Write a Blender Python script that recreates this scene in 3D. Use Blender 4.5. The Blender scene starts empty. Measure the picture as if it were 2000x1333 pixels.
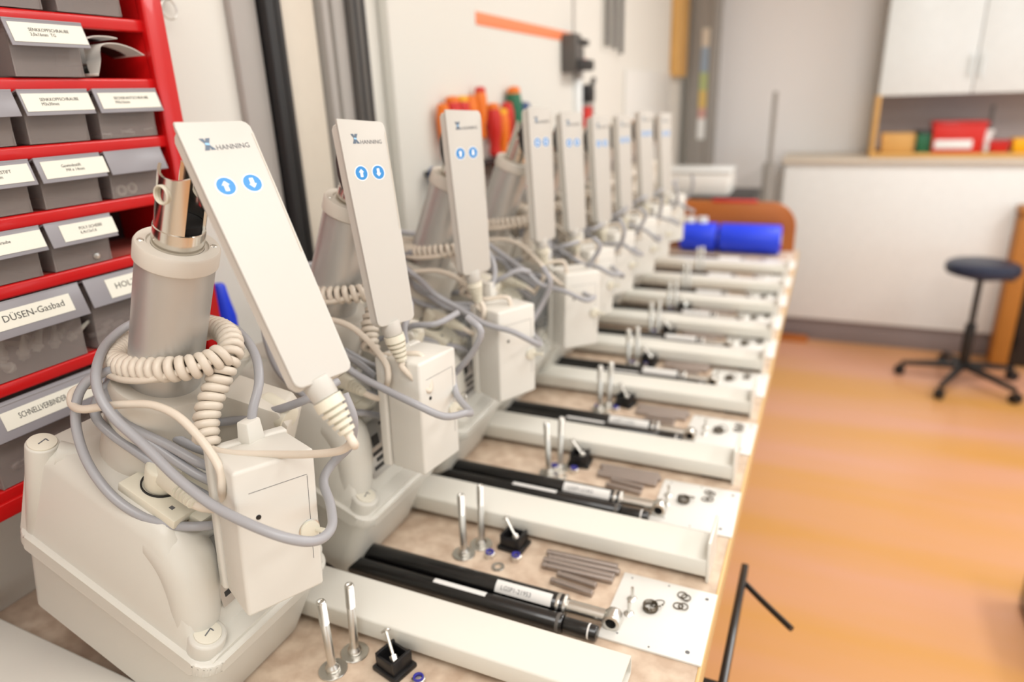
import bpy, bmesh, math, random
from mathutils import Vector, Matrix
R = math.radians
PI = math.pi
random.seed(7)
SC = bpy.context.scene
COL = SC.collection

# ------------------------------------------------------------------ camera, world, lights, exposure
cd = bpy.data.cameras.new('camera')
cam = bpy.data.objects.new('camera', cd)
COL.objects.link(cam)
SC.camera = cam
cd.lens = 24.0
cd.sensor_width = 36.0
cd.clip_start = 0.02
cd.clip_end = 60
cd.dof.use_dof = True
cd.dof.focus_distance = 0.61
cd.dof.aperture_fstop = 2.6
cd.dof.aperture_blades = 9
_pitch, _yaw, _roll = 0.34459762, 0.43301243, -0.03827331
_fw = Vector((-math.sin(_yaw)*math.cos(_pitch), math.cos(_yaw)*math.cos(_pitch), -math.sin(_pitch)))
_rt = Vector((math.cos(_yaw), math.sin(_yaw), 0))
_up = _rt.cross(_fw)
_r2 = math.cos(_roll)*_rt + math.sin(_roll)*_up
_u2 = -math.sin(_roll)*_rt + math.cos(_roll)*_up
cam.matrix_world = Matrix(((_r2.x, _u2.x, -_fw.x, 0), (_r2.y, _u2.y, -_fw.y, 0), (_r2.z, _u2.z, -_fw.z, 0.57), (0, 0, 0, 1)))

world = bpy.data.worlds.new('world')
SC.world = world
world.use_nodes = True
world.node_tree.nodes['Background'].inputs[0].default_value = (0.82, 0.93, 1.0, 1)
world.node_tree.nodes['Background'].inputs[1].default_value = 1.3

def area_light(name, loc, rot, sx, sy, power, col):
    l = bpy.data.lights.new(name, 'AREA')
    l.shape = 'RECTANGLE'; l.size = sx; l.size_y = sy; l.energy = power; l.color = col
    o = bpy.data.objects.new(name, l); COL.objects.link(o)
    o.location = loc; o.rotation_euler = rot
    return o
WARM = (0.97, 0.98, 0.97)
DAY = (0.90, 0.96, 1.0)
CEIL_LAMPS = [(0.12, -0.45), (0.55, 0.6), (0.55, 2.6), (2.2, 0.6), (2.2, 2.6)]  # first lamp is added behind the camera as frontal fill
for lx, ly in CEIL_LAMPS:
    area_light('ceiling_lamp_light', (lx, ly, 1.66), (0, 0, 0), 0.6, 1.2, 46 if ly > 2 else (27 if ly < 0 else 22), WARM)
# daylight through the right wall's windows, plus an added fill light behind the camera
area_light('window_daylight', (3.12, 1.4, 0.35), (0, R(90), 0), 1.4, 4.2, 29, DAY)
area_light('fill_light_back', (1.3, -1.9, 0.45), (R(90), 0, 0), 2.6, 1.6, 26, (0.82, 0.93, 1.0))

SC.view_settings.view_transform = 'Standard'
SC.view_settings.look = 'None'
SC.view_settings.gamma = 1.0
SC.view_settings.use_curve_mapping = False
SC.view_settings.exposure = -0.60
SC.cycles.max_bounces = 8
SC.cycles.transparent_max_bounces = 12
SC.cycles.use_denoising = True

# ------------------------------------------------------------------ materials
def lin(c):
    return tuple(((v/255.0)/12.92 if v/255.0 <= 0.04045 else ((v/255.0+0.055)/1.055)**2.4) for v in c) + (1.0,)
def mat(name, rgb, rough=0.5, metal=0.0, noise=0.04, nscale=30, bump=0.0, bscale=200, trans=0.0, alpha=1.0, spec=0.5, coat=0.0, sss=0.0):
    m = bpy.data.materials.new(name); m.use_nodes = True
    nt = m.node_tree; b = nt.nodes['Principled BSDF']
    c = lin(rgb)
    b.inputs['Roughness'].default_value = rough
    b.inputs['Metallic'].default_value = metal
    b.inputs['Specular IOR Level'].default_value = spec
    b.inputs['Transmission Weight'].default_value = trans
    b.inputs['Alpha'].default_value = alpha
    b.inputs['Coat Weight'].default_value = coat
    tc = nt.nodes.new('ShaderNodeTexCoord')
    n = nt.nodes.new('ShaderNodeTexNoise'); n.inputs['Scale'].default_value = nscale; n.inputs['Detail'].default_value = 3
    nt.links.new(tc.outputs['Object'], n.inputs['Vector'])
    mx = nt.nodes.new('ShaderNodeMix'); mx.data_type = 'RGBA'
    mx.inputs[6].default_value = tuple(v*(1-noise) for v in c[:3]) + (1,)
    mx.inputs[7].default_value = tuple(min(1, v*(1+noise)) for v in c[:3]) + (1,)
    nt.links.new(n.outputs['Fac'], mx.inputs[0])
    nt.links.new(mx.outputs[2], b.inputs['Base Color'])
    if bump:
        n2 = nt.nodes.new('ShaderNodeTexNoise'); n2.inputs['Scale'].default_value = bscale
        nt.links.new(tc.outputs['Object'], n2.inputs['Vector'])
        bp = nt.nodes.new('ShaderNodeBump'); bp.inputs['Strength'].default_value = bump; bp.inputs['Distance'].default_value = 0.001
        nt.links.new(n2.outputs['Fac'], bp.inputs['Height']); nt.links.new(bp.outputs[0], b.inputs['Normal'])
    return m
M = {}
M['wall'] = mat('wall_paint', (224, 221, 212), 0.8, noise=0.015, nscale=2, bump=0.08)
M['farwall'] = mat('far_wall_paint', (238, 237, 236), 0.85, noise=0.02, nscale=1.5)
M['ceil'] = mat('ceiling_paint', (238, 235, 228), 0.9)
M['housing'] = mat('housing_plastic', (206, 202, 192), 0.38, noise=0.012, nscale=8, bump=0.05, bscale=900)
M['hand'] = mat('handset_plastic', (194, 190, 182), 0.45, noise=0.008)
M['psu'] = mat('supply_plastic', (216, 212, 203), 0.45, noise=0.01, bump=0.05, bscale=1500)
M['cream'] = mat('cream_plastic', (218, 212, 194), 0.4, noise=0.015)
M['cap'] = mat('screw_cap_plastic', (218, 212, 196), 0.4)
M['collar'] = mat('collar_plastic', (205, 198, 186), 0.45)
M['alu'] = mat('anodised_aluminium', (190, 188, 184), 0.36, metal=0.55, noise=0.02, nscale=5)
M['alucap'] = mat('column_cap_plastic', (206, 198, 186), 0.4)
M['chrome'] = mat('polished_steel', (212, 208, 200), 0.16, metal=1.0, noise=0.02)
M['zinc'] = mat('zinc_plated_steel', (216, 214, 208), 0.3, metal=1.0, noise=0.06, nscale=80)
M['pin'] = mat('turned_steel', (176, 166, 160), 0.35, metal=0.9, noise=0.05)
M['black'] = mat('black_plastic', (20, 19, 20), 0.4, noise=0.1)
M['blackm'] = mat('black_lacquered_steel', (14, 13, 13), 0.3, noise=0.1, coat=0.3)
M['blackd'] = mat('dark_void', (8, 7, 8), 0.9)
M['greycable'] = mat('grey_cable_sheath', (158, 157, 160), 0.36, noise=0.02)
M['whitecable'] = mat('cream_cable_sheath', (214, 202, 186), 0.4, noise=0.015)
M['beam'] = mat('white_powder_coat', (224, 221, 211), 0.3, noise=0.01, nscale=12, bump=0.06, bscale=600)
M['plate'] = mat('white_plate', (226, 224, 218), 0.4, noise=0.01)
M['ringsteel'] = mat('brown_spring_steel', (96, 86, 72), 0.35, metal=0.7)
M['silver'] = mat('silver_foil_label', (178, 176, 172), 0.28, metal=0.6, noise=0.15, nscale=20)
M['sticker'] = mat('white_sticker', (226, 224, 220), 0.5)
M['labelcard'] = mat('label_card', (226, 222, 208), 0.6, noise=0.01)
M['ink'] = mat('black_ink', (40, 38, 36), 0.6)
M['greyink'] = mat('grey_ink', (104, 104, 106), 0.6)
M['logo'] = mat('emblem_grey_blue', (88, 102, 118), 0.5)
M['logolight'] = mat('emblem_light_blue', (150, 200, 240), 0.5)
M['blueicon'] = mat('button_blue', (40, 130, 196), 0.4)
M['whiteicon'] = mat('button_white', (242, 242, 242), 0.5)
M['red'] = mat('red_lacquer', (196, 16, 18), 0.28, noise=0.05, nscale=20, coat=0.2)
M['shadeback'] = mat('shaded_cabinet_back', (52, 30, 28), 0.7)  # shade in the drawer gaps put into the back panel colour
M['dusty'] = mat('dusty_red_shelf', (176, 92, 80), 0.8, noise=0.25, nscale=25)
M['bin'] = mat('translucent_bin', (164, 152, 146), 0.3, noise=0.03, alpha=0.42)
M['binlip'] = mat('translucent_bin_lip', (150, 146, 150), 0.35, noise=0.03, alpha=0.85)
M['nutblue'] = mat('blue_nylon', (54, 52, 150), 0.4)
M['wood'] = mat('beech_wood', (216, 168, 96), 0.5, noise=0.1, nscale=12)
M['edgewood'] = mat('bench_edge_wood', (212, 178, 124), 0.5, noise=0.08, nscale=14)
M['headwood'] = mat('cherry_wood', (176, 98, 34), 0.4, noise=0.08, nscale=6)
M['deskwood'] = mat('desk_wood', (172, 110, 40), 0.45, noise=0.1, nscale=6)
M['navy'] = mat('navy_vinyl', (26, 38, 62), 0.4)
M['blue'] = mat('blue_plastic', (24, 62, 226), 0.4, noise=0.05)
M['orange'] = mat('orange_handle', (236, 120, 16), 0.35)
M['yellow'] = mat('yellow_handle', (240, 176, 20), 0.35)
M['redp'] = mat('red_plastic', (206, 34, 24), 0.35)
M['green'] = mat('green_plastic', (36, 110, 76), 0.4)
M['bluegrey'] = mat('blue_handle', (60, 84, 130), 0.4)
M['strip'] = mat('orange_tape', (244, 138, 92), 0.6)
M['darkstrip'] = mat('dark_rubber', (34, 33, 33), 0.5)
M['darkgrey'] = mat('dark_grey_metal', (92, 88, 84), 0.45)
M['profile'] = mat('light_profile', (214, 204, 188), 0.5)
M['greyprof'] = mat('grey_profile', (170, 164, 158), 0.5)
M['pillar'] = mat('grey_pillar', (150, 146, 140), 0.6)
M['cupboard'] = mat('white_cupboard', (232, 234, 232), 0.35)
M['door'] = mat('white_door', (226, 232, 232), 0.25)
M['plinth'] = mat('grey_plinth', (136, 124, 122), 0.6)
M['paleblue'] = mat('pale_blue_print', (150, 168, 186), 0.6)
M['palegreen'] = mat('pale_green_print', (176, 188, 130), 0.6)
M['paleyellow'] = mat('pale_yellow_print', (216, 186, 110), 0.6)
M['palepink'] = mat('pale_pink_print', (206, 160, 150), 0.6)
M['shelfback'] = mat('grey_shelf_back', (184, 176, 176), 0.7)
M['bag'] = mat('paper_bag', (216, 206, 196), 0.7)
M['film'] = mat('grey_film', (150, 152, 154), 0.12, alpha=0.6)

def speckle_mat():
    m = bpy.data.materials.new('speckled_laminate'); m.use_nodes = True
    nt = m.node_tree; b = nt.nodes['Principled BSDF']; b.inputs['Roughness'].default_value = 0.45
    tc = nt.nodes.new('ShaderNodeTexCoord')
    n = nt.nodes.new('ShaderNodeTexNoise'); n.inputs['Scale'].default_value = 45; n.inputs['Detail'].default_value = 5
    nt.links.new(tc.outputs['Object'], n.inputs['Vector'])
    cr = nt.nodes.new('ShaderNodeValToRGB')
    cr.color_ramp.elements[0].position = 0.35; cr.color_ramp.elements[0].color = lin((188, 164, 142))
    cr.color_ramp.elements[1].position = 0.65; cr.color_ramp.elements[1].color = lin((214, 194, 172))
    nt.links.new(n.outputs['Fac'], cr.inputs[0])
    cur = cr.outputs[0]
    for sc, thr, col, w in ((300, 0.26, (120, 84, 66), 0.8), (240, 0.24, (250, 244, 232), 0.95), (480, 0.3, (150, 108, 84), 0.7)):
        v = nt.nodes.new('ShaderNodeTexVoronoi'); v.inputs['Scale'].default_value = sc; v.inputs['Randomness'].default_value = 1
        nt.links.new(tc.outputs['Object'], v.inputs['Vector'])
        lt = nt.nodes.new('ShaderNodeMath'); lt.operation = 'LESS_THAN'; lt.inputs[1].default_value = thr
        nt.links.new(v.outputs['Distance'], lt.inputs[0])
        sep = nt.nodes.new('ShaderNodeSeparateColor'); nt.links.new(v.outputs['Color'], sep.inputs[0])
        g = nt.nodes.new('ShaderNodeMath'); g.operation = 'GREATER_THAN'; g.inputs[1].default_value = 1.3
        nt.links.new(sep.outputs[0], g.inputs[0])
        mu = nt.nodes.new('ShaderNodeMath'); mu.operation = 'MULTIPLY'
        nt.links.new(lt.outputs[0], mu.inputs[0]); nt.links.new(g.outputs[0], mu.inputs[1])
        m2 = nt.nodes.new('ShaderNodeMath'); m2.operation = 'MULTIPLY'; m2.inputs[1].default_value = w
        nt.links.new(mu.outputs[0], m2.inputs[0])
        mx = nt.nodes.new('ShaderNodeMix'); mx.data_type = 'RGBA'
        nt.links.new(m2.outputs[0], mx.inputs[0]); nt.links.new(cur, mx.inputs[6]); mx.inputs[7].default_value = lin(col)
        cur = mx.outputs[2]
    nt.links.new(cur, b.inputs['Base Color'])
    return m
M['laminate'] = speckle_mat()

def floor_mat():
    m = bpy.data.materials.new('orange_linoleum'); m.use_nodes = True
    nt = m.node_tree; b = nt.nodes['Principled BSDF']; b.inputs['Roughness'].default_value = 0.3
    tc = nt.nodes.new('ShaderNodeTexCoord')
    mp = nt.nodes.new('ShaderNodeMapping'); mp.inputs['Scale'].default_value = (0.16, 1.5, 1)  # yellow and pink bands: reflected light put into the floor colour
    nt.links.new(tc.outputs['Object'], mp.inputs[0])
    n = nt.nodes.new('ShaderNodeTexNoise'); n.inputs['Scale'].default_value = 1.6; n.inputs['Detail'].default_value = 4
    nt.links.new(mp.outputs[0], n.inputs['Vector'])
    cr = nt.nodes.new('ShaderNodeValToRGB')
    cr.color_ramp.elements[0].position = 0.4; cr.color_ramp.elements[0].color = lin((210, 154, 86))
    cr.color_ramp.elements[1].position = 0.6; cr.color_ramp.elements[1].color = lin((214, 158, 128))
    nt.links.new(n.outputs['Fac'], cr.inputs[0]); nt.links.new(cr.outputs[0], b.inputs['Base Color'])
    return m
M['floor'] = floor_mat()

# ------------------------------------------------------------------ mesh helpers
def frame(loc=(0, 0, 0), x=(1, 0, 0), y=(0, 1, 0), z=(0, 0, 1)):
    x, y, z = Vector(x), Vector(y), Vector(z)
    return Matrix(((x.x, y.x, z.x, loc[0]), (x.y, y.y, z.y, loc[1]), (x.z, y.z, z.z, loc[2]), (0, 0, 0, 1)))
def along(p, d, up=(0, 0, 1)):
    """frame at p whose z axis points along d"""
    z = Vector(d).normalized(); u = Vector(up)
    if abs(z.dot(u)) > 0.98: u = Vector((1, 0, 0))
    x = u.cross(z).normalized(); y = z.cross(x)
    return frame(p, x, y, z)
def catmull(pts, n=8):
    P = [Vector(p) for p in pts]
    P = [2*P[0]-P[1]] + P + [2*P[-1]-P[-2]]
    out = []
    for i in range(1, len(P)-2):
        a, b, c, d = P[i-1:i+3]
        for k in range(n):
            t = k/n
            out.append(0.5*((2*b) + (c-a)*t + (2*a-5*b+4*c-d)*t*t + (3*b-a-3*c+d)*t**3))
    out.append(P[-2])
    return out
def frames(path):
    T = []
    for i in range(len(path)):
        a = path[max(0, i-1)]; b = path[min(len(path)-1, i+1)]
        T.append((b-a).normalized())
    u = Vector((0, 0, 1)) if abs(T[0].z) < 0.9 else Vector((1, 0, 0))
    n = (u - T[0]*u.dot(T[0])).normalized(); N = [n]
    for i in range(1, len(path)):
        n = N[-1] - T[i]*N[-1].dot(T[i])
        N.append(n.normalized())
    return T, N
def helix(pts, r, pitch, seg=12):
    path = catmull(pts, 16)
    # resample evenly
    L = [0]
    for i in range(1, len(path)): L.append(L[-1] + (path[i]-path[i-1]).length)
    n = int(L[-1]/pitch*seg); T, N = frames(path); out = []; j = 0
    for i in range(n+1):
        s = L[-1]*i/n
        while j < len(L)-2 and L[j+1] < s: j += 1
        f = (s-L[j])/max(1e-9, L[j+1]-L[j])
        p = path[j].lerp(path[j+1], f); t = T[j].lerp(T[j+1], f).normalized(); nn = N[j].lerp(N[j+1], f)
        nn = (nn - t*nn.dot(t)).normalized(); b = t.cross(nn); a = 2*PI*i/seg
        out.append(p + nn*(r*math.cos(a)) + b*(r*math.sin(a)))
    return out

class MB:
    def __init__(s): s.bm = bmesh.new()
    def _mi(s, faces, mi):
        for f in faces: f.material_index = mi
    def box(s, c, size, fr=None, bev=0.0, seg=2, mi=0):
        m = Matrix.Translation(c) @ Matrix.Diagonal((size[0], size[1], size[2], 1))
        if fr is not None: m = fr @ m
        r = bmesh.ops.create_cube(s.bm, size=1.0, matrix=m)
        vs = r['verts']; fs = list({f for v in vs for f in v.link_faces}); s._mi(fs, mi)
        if bev > 0:
            es = list({e for v in vs for e in v.link_edges})
            rr = bmesh.ops.bevel(s.bm, geom=es, offset=bev, segments=seg, affect='EDGES', profile=0.5)
            s._mi(rr['faces'], mi)
        return s
    def lathe(s, prof, fr=None, n=32, mi=0, cap=True, a0=0.0, a1=2*PI):
        """profile [(r, z)] turned about local z"""
        fr = fr or Matrix(); full = abs(a1-a0-2*PI) < 1e-6
        m = n if full else n+1
        rings = []
        for r, z in prof:
            rings.append([s.bm.verts.new(fr @ Vector((r*math.cos(a0+(a1-a0)*k/n), r*math.sin(a0+(a1-a0)*k/n), z))) for k in range(m)])
        fs = []
        for i in range(len(rings)-1):
            for k in range(n if full else n):
                k2 = (k+1) % m
                fs.append(s.bm.faces.new((rings[i][k], rings[i][k2], rings[i+1][k2], rings[i+1][k])))
        if cap and full:
            if prof[0][0] > 1e-6: fs.append(s.bm.faces.new(list(reversed(rings[0]))))
            if prof[-1][0] > 1e-6: fs.append(s.bm.faces.new(rings[-1]))
        s._mi(fs, mi)
        return s
    def cyl(s, r, z0, z1, fr=None, n=24, bev=0.0, mi=0, r2=None):
        r2 = r if r2 is None else r2
        if bev: prof = [(r-bev, z0), (r-bev*.3, z0+bev*.3), (r, z0+bev), (r2, z1-bev), (r2-bev*.3, z1-bev*.3), (r2-bev, z1)]
        else: prof = [(r, z0), (r2, z1)]
        return s.lathe(prof, fr, n, mi)
    def tube(s, pts, r, n=12, smooth=8, mi=0, cap=True):
        path = catmull(pts, smooth) if smooth else [Vector(p) for p in pts]
        T, N = frames(path); rings = []
        for i, p in enumerate(path):
            b = T[i].cross(N[i]); rr = r(i/(len(path)-1)) if callable(r) else r
            rings.append([s.bm.verts.new(p + N[i]*(rr*math.cos(2*PI*k/n)) + b*(rr*math.sin(2*PI*k/n))) for k in range(n)])
        fs = []
        for i in range(len(rings)-1):
            for k in range(n):
                fs.append(s.bm.faces.new((rings[i][k], rings[i][(k+1) % n], rings[i+1][(k+1) % n], rings[i+1][k])))
        if cap:
            fs.append(s.bm.faces.new(list(reversed(rings[0])))); fs.append(s.bm.faces.new(rings[-1]))
        s._mi(fs, mi)
        return s
    def prism(s, poly, z0, z1, fr=None, mi=0, bev=0.0, seg=2, top=None):
        fr = fr or Matrix(); top = top or poly
        lo = [s.bm.verts.new(fr @ Vector((x, y, z0))) for x, y in poly]
        hi = [s.bm.verts.new(fr @ Vector((x, y, z1))) for x, y in top]
        fs = [s.bm.faces.new(list(reversed(lo))), s.bm.faces.new(hi)]
        n = len(poly)
        for k in range(n): fs.append(s.bm.faces.new((lo[k], lo[(k+1) % n], hi[(k+1) % n], hi[k])))
        s._mi(fs, mi)
        if bev > 0:
            es = list({e for f in fs for e in f.edges})
            rr = bmesh.ops.bevel(s.bm, geom=es, offset=bev, segments=seg, affect='EDGES', profile=0.5)
            s._mi(rr['faces'], mi)
        return s
    def ball(s, c, r, mi=0, sc=(1, 1, 1), fr=None, n=16):
        m = Matrix.Translation(c) @ Matrix.Diagonal((sc[0], sc[1], sc[2], 1))
        if fr is not None: m = fr @ m
        rr = bmesh.ops.create_uvsphere(s.bm, u_segments=n, v_segments=max(6, n//2), radius=r, matrix=m)
        s._mi({f for v in rr['verts'] for f in v.link_faces}, mi)
        return s
    def torus(s, c, R1, r, fr=None, n=28, m=8, mi=0):
        fr = (fr or Matrix()) @ Matrix.Translation(c)
        rings = []
        for i in range(n):
            a = 2*PI*i/n
            rings.append([s.bm.verts.new(fr @ Vector(((R1+r*math.cos(2*PI*k/m))*math.cos(a), (R1+r*math.cos(2*PI*k/m))*math.sin(a), r*math.sin(2*PI*k/m)))) for k in range(m)])
        fs = []
        for i in range(n):
            for k in range(m):
                fs.append(s.bm.faces.new((rings[i][k], rings[(i+1) % n][k], rings[(i+1) % n][(k+1) % m], rings[i][(k+1) % m])))
        s._mi(fs, mi)
        return s
    def build(s, name, mats, parent=None, sharp=38, fr=None):
        bm = s.bm
        if fr is not None: bm.transform(fr)
        bmesh.ops.recalc_face_normals(bm, faces=bm.faces)
        for e in bm.edges:
            e.smooth = not (len(e.link_faces) == 2 and e.calc_face_angle(0) > R(sharp))
        for f in bm.faces: f.smooth = True
        me = bpy.data.meshes.new(name); bm.to_mesh(me); bm.free()
        for m in (mats if isinstance(mats, (list, tuple)) else [mats]): me.materials.append(M[m])
        o = bpy.data.objects.new(name, me); COL.objects.link(o)
        if parent: o.parent = parent
        return o
def text_mesh(name, body, size, mat_, parent, fr, sx=1.0, align='LEFT', depth=0.00006):
    cu = bpy.data.curves.new('txt', 'FONT'); cu.body = body; cu.size = size; cu.align_x = align; cu.extrude = depth; cu.resolution_u = 2
    t = bpy.data.objects.new('txt', cu); COL.objects.link(t)
    dg = bpy.context.evaluated_depsgraph_get(); me = bpy.data.meshes.new_from_object(t.evaluated_get(dg))
    bpy.data.objects.remove(t); bpy.data.curves.remove(cu)
    me.transform(fr @ Matrix.Diagonal((sx, 1, 1, 1))); me.name = name
    me.materials.clear(); me.materials.append(M[mat_])
    o = bpy.data.objects.new(name, me); COL.objects.link(o); o.parent = parent
    return o
def tag(o, label=None, cat=None, group=None, kind=None):
    if label: o['label'] = label
    if cat: o['category'] = cat
    if group: o['group'] = group
    if kind: o['kind'] = kind
    return o
def empty(name, loc=(0, 0, 0), m=None):
    o = bpy.data.objects.new(name, None); o.empty_display_size = 0.02; COL.objects.link(o)
    if m is not None: o.matrix_world = m
    else: o.location = loc
    return o
def kids(o): return [c for c in bpy.data.objects if c.parent == o]
def copy_tree(o, parent=None):
    c = o.copy(); COL.objects.link(c)
    for k in ('label', 'category', 'group'):
        if parent is None and k in c: del c[k]
    c.parent = parent
    for ch in kids(o): copy_tree(ch, c)
    return c
def rrect(w, h, r, n=5, cx=0, cy=0):
    out = []
    for (sx, sy, a) in ((1, 1, 0), (-1, 1, 90), (-1, -1, 180), (1, -1, 270)):
        for k in range(n+1):
            t = R(a + 90*k/n); out.append((cx+sx*(w/2-r)+r*math.cos(t), cy+sy*(h/2-r)+r*math.sin(t)))
    return out
ORD = ['nearest', 'second', 'third', 'fourth', 'fifth', 'sixth', 'seventh', 'eighth', 'farthest']
OFF = [0, .241, .482, .715, .893, 1.071, 1.250, 1.44, 1.66]

# ------------------------------------------------------------------ the room
def slab(name, c, size, m):
    o = MB().box((0, 0, 0), size).build(name, m); o.location = c; o['kind'] = 'structure'; return o
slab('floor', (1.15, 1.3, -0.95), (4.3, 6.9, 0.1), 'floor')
slab('wall_left', (-0.915, 1.3, 0.425), (0.1, 6.9, 2.65), 'wall')
slab('wall_far', (1.15, 4.75, 0.425), (4.1, 0.1, 2.65), 'farwall')
slab('ceiling', (1.15, 1.3, 1.8), (4.3, 6.9, 0.1), 'ceil')
# right wall with a long window band
for z0, z1 in ((-.9, -.35), (1.1, 1.75)):
    slab('wall_right', (3.2, 1.3, (z0+z1)/2), (0.1, 6.9, z1-z0), 'wall')
slab('wall_right', (3.2, -1.4, 0.375), (0.1, 1.5, 1.45), 'wall')
slab('wall_right', (3.2, 4.2, 0.375), (0.1, 1.2, 1.45), 'wall')
w = MB()
for y in (-0.62, 0.8, 2.2, 3.57): w.box((3.2, y, 0.375), (0.06, 0.06, 1.45))
for z in (-.33, 1.08): w.box((3.2, 1.47, z), (0.06, 4.2, 0.05))
tag(w.build('window_1', 'cupboard'), kind='structure')
slab('wall_back', (1.15, -2.15, 0.425), (4.1, 0.1, 2.65), 'wall')

# ceiling lamp housings
for i, (lx, ly) in enumerate(CEIL_LAMPS):
    t = empty('ceiling_lamp', (lx, ly, 1.75))
    MB().box((0, 0, -.02), (.68, 1.28, .04), bev=.005).box((0, 0, -.045), (.6, 1.2, .01)).build('lamp_housing', 'ceil', t)
    tag(t, ['flat ceiling lamp added as fill light behind the camera', 'flat ceiling lamp over the near end of the bench aisle', 'flat ceiling lamp over the far end of the bench aisle', 'flat ceiling lamp by the windows, nearer one', 'flat ceiling lamp by the windows, farther one'][i], 'lamp', 'flat ceiling lamps')

# ------------------------------------------------------------------ workbench
wb = empty('workbench', (-.465, 1.03, 0))
tag(wb, 'long workbench with speckled beige top running along the wall', 'workbench')
X0, X1, Y0, Y1 = -.864, -.068, -.6, 2.668
def wbbox(name, a, b, m, bev=0):
    c = [(a[i]+b[i])/2 for i in range(3)]; s = [b[i]-a[i] for i in range(3)]
    return MB().box((c[0]+.465, c[1]-1.03, c[2]), s, bev=bev).build(name, m, wb)
wbbox('worktop', (X0, Y0, -.036), (X1, Y1, 0), 'laminate')
wbbox('edge_strip', (X1, Y0, -.038), (X1+.004, Y1, 0.0004), 'edgewood', bev=.001)
wbbox('apron', (-.13, Y0+.02, -.12), (-.10, Y1-.02, -.036), 'edgewood')
for x in (-.82, -.34):
    for y in (-.5, 1.0, 2.5): wbbox('leg', (x-.03, y-.03, -.9), (x+.03, y+.03, -.036), 'darkgrey')
# black clamp bar with a lever, hanging on the bench front
cb = empty('clamp_bar', (-.052, .9, -.15))
tag(cb, 'black steel bar with a side lever hanging along the bench front', 'clamp')
MB().box((0, -.12, 0), (.011, .36, .022), bev=.002).build('bar', 'blackm', cb)
MB().tube([(0, .03, 0), (.03, 0, -.003), (.075, -.045, -.004)], .0045, smooth=4).build('lever', 'blackm', cb)
MB().box((-.028, -.20, .004), (.046, .02, .010)).build('bracket', 'blackm', cb)

# ------------------------------------------------------------------ red drawer cabinet on the left wall
dc = empty('drawer_cabinet', (-.864, .3, .19))
tag(dc, 'red steel drawer cabinet on the wall behind the nearest motor housing', 'cabinet')
def dcb(name, a, b, m, bev=0.0):
    c = [(a[i]+b[i])/2 for i in range(3)]; s = [b[i]-a[i] for i in range(3)]
    return MB().box((c[0]+.864, c[1]-.3, c[2]-.19), s, bev=bev, seg=3).build(name, m, dc)
FX = -.747   # front plane of the shelves
RAILS = [.735, .664, .600, .535, .469, .403, .306, .197]
for z in RAILS:
    dcb('shelf', (-.862, -.05, z-.002), (FX-.004, .625, z+.0045), 'dusty')
    dcb('shelf_rail', (FX-.008, -.05, z-.009), (FX+.001, .625, z+.005), 'red', bev=.0025)
dcb('side_panel', (-.862, .6235, .15), (FX+.002, .632, .80), 'red', bev=.001)
dcb('front_post', (FX-.004, .622, .15), (FX+.008, .650, .80), 'red', bev=.003)
dcb('back_panel', (-.8645, -.05, .15), (-.8625, .625, .80), 'shadeback')
dcb('bottom_rail', (FX-.01, -.05, .172), (FX+.004, .64, .19), 'red', bev=.002)

def drawer(y0, y1, zs, lab, text, label, out=0.0, lipz=None, tall=.05, lx=None, tsize=.0046, tx=.23, tsx=.92):
    """drawer between y0 and y1 standing on the shelf at zs"""
    w = y1-y0; t = empty('parts_bin', (FX, (y0+y1)/2, zs+.006))
    tag(t, label, 'storage bin', 'translucent drawers in the red cabinet')
    f = .004+out; b = MB(); d = .1; th = .0012; wb_ = w-.012
    # front wall slanting in to the bottom, side walls, back wall, floor
    b.box((f-.004, 0, tall/2), (th, wb_, tall), frame((0, 0, 0), (1, 0, 0), (0, 1, 0), (.10, 0, .995)))
    for s_ in (-1, 1): b.box((f-d/2-.002, s_*(wb_/2-.0006), tall/2), (d, th, tall))
    b.box((f-d, 0, tall/2), (th, wb_, tall)); b.box((f-d/2-.004, 0, .0006), (d, wb_, th))
    b.build('drawer_body', 'bin', t)
    hz = lipz or .026
    lf = frame((f+.0035, 0, tall+.002), (.95, 0, .31), (0, 1, 0), (-.31, 0, .95))
    MB().box((.0, 0, -hz/2), (.0016, w-.003, hz), lf, bev=.0006).box((-.005, 0, 0.0), (.012, w-.003, .0014), lf).build('label_lip', 'binlip', t)
    if lab:
        a0, a1, hh = lab  # label card extent in y and height
        cy = (a0+a1)/2-(y0+y1)/2
        card = MB().box((.0012, cy, -hz/2+.0), (.0006, a1-a0, hh), lf).build('label_card', 'labelcard', t)
        if text:
            ff = lf @ frame((.00165, (a0-(y0+y1)/2) + (a1-a0)*tx, -hz/2 + (.0012 if '\n' in text else -.002)), (0, 1, 0), (0, 0, 1), (1, 0, 0))
            tm = text_mesh('label_text', text, tsize, 'ink', t, ff, tsx)
            tm.parent = card
    return t
drawer(.43, .513, .664, None, '', 'translucent drawer with small screws, top row, left one', tall=.052)
drawer(.517, .603, .664, None, '', 'translucent drawer with pale screws, top row, right one', tall=.052)
drawer(.455, .539, .600, (.460, .536, .019), 'SENKKOPFSCHRAUBE\n3,0x16mm  TG', 'translucent drawer labelled SENKKOPFSCHRAUBE 3,0x16mm TG beside the paper bags', out=.004)
drawer(.375, .452, .535, None, '', 'unlabelled translucent drawer left of the M3x30mm screws drawer')
drawer(.454, .531, .535, (.4575, .529, .018), 'SENKKOPFSCHRAUBE\nM3x30mm', 'translucent drawer labelled SENKKOPFSCHRAUBE M3x30mm, second row of labels')
drawer(.534, .618, .535, (.5395, .614, .0175), 'SECHSKANTSCHRAUBE\nM4x16mm', 'translucent drawer labelled SECHSKANTSCHRAUBE beside the red post')
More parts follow.
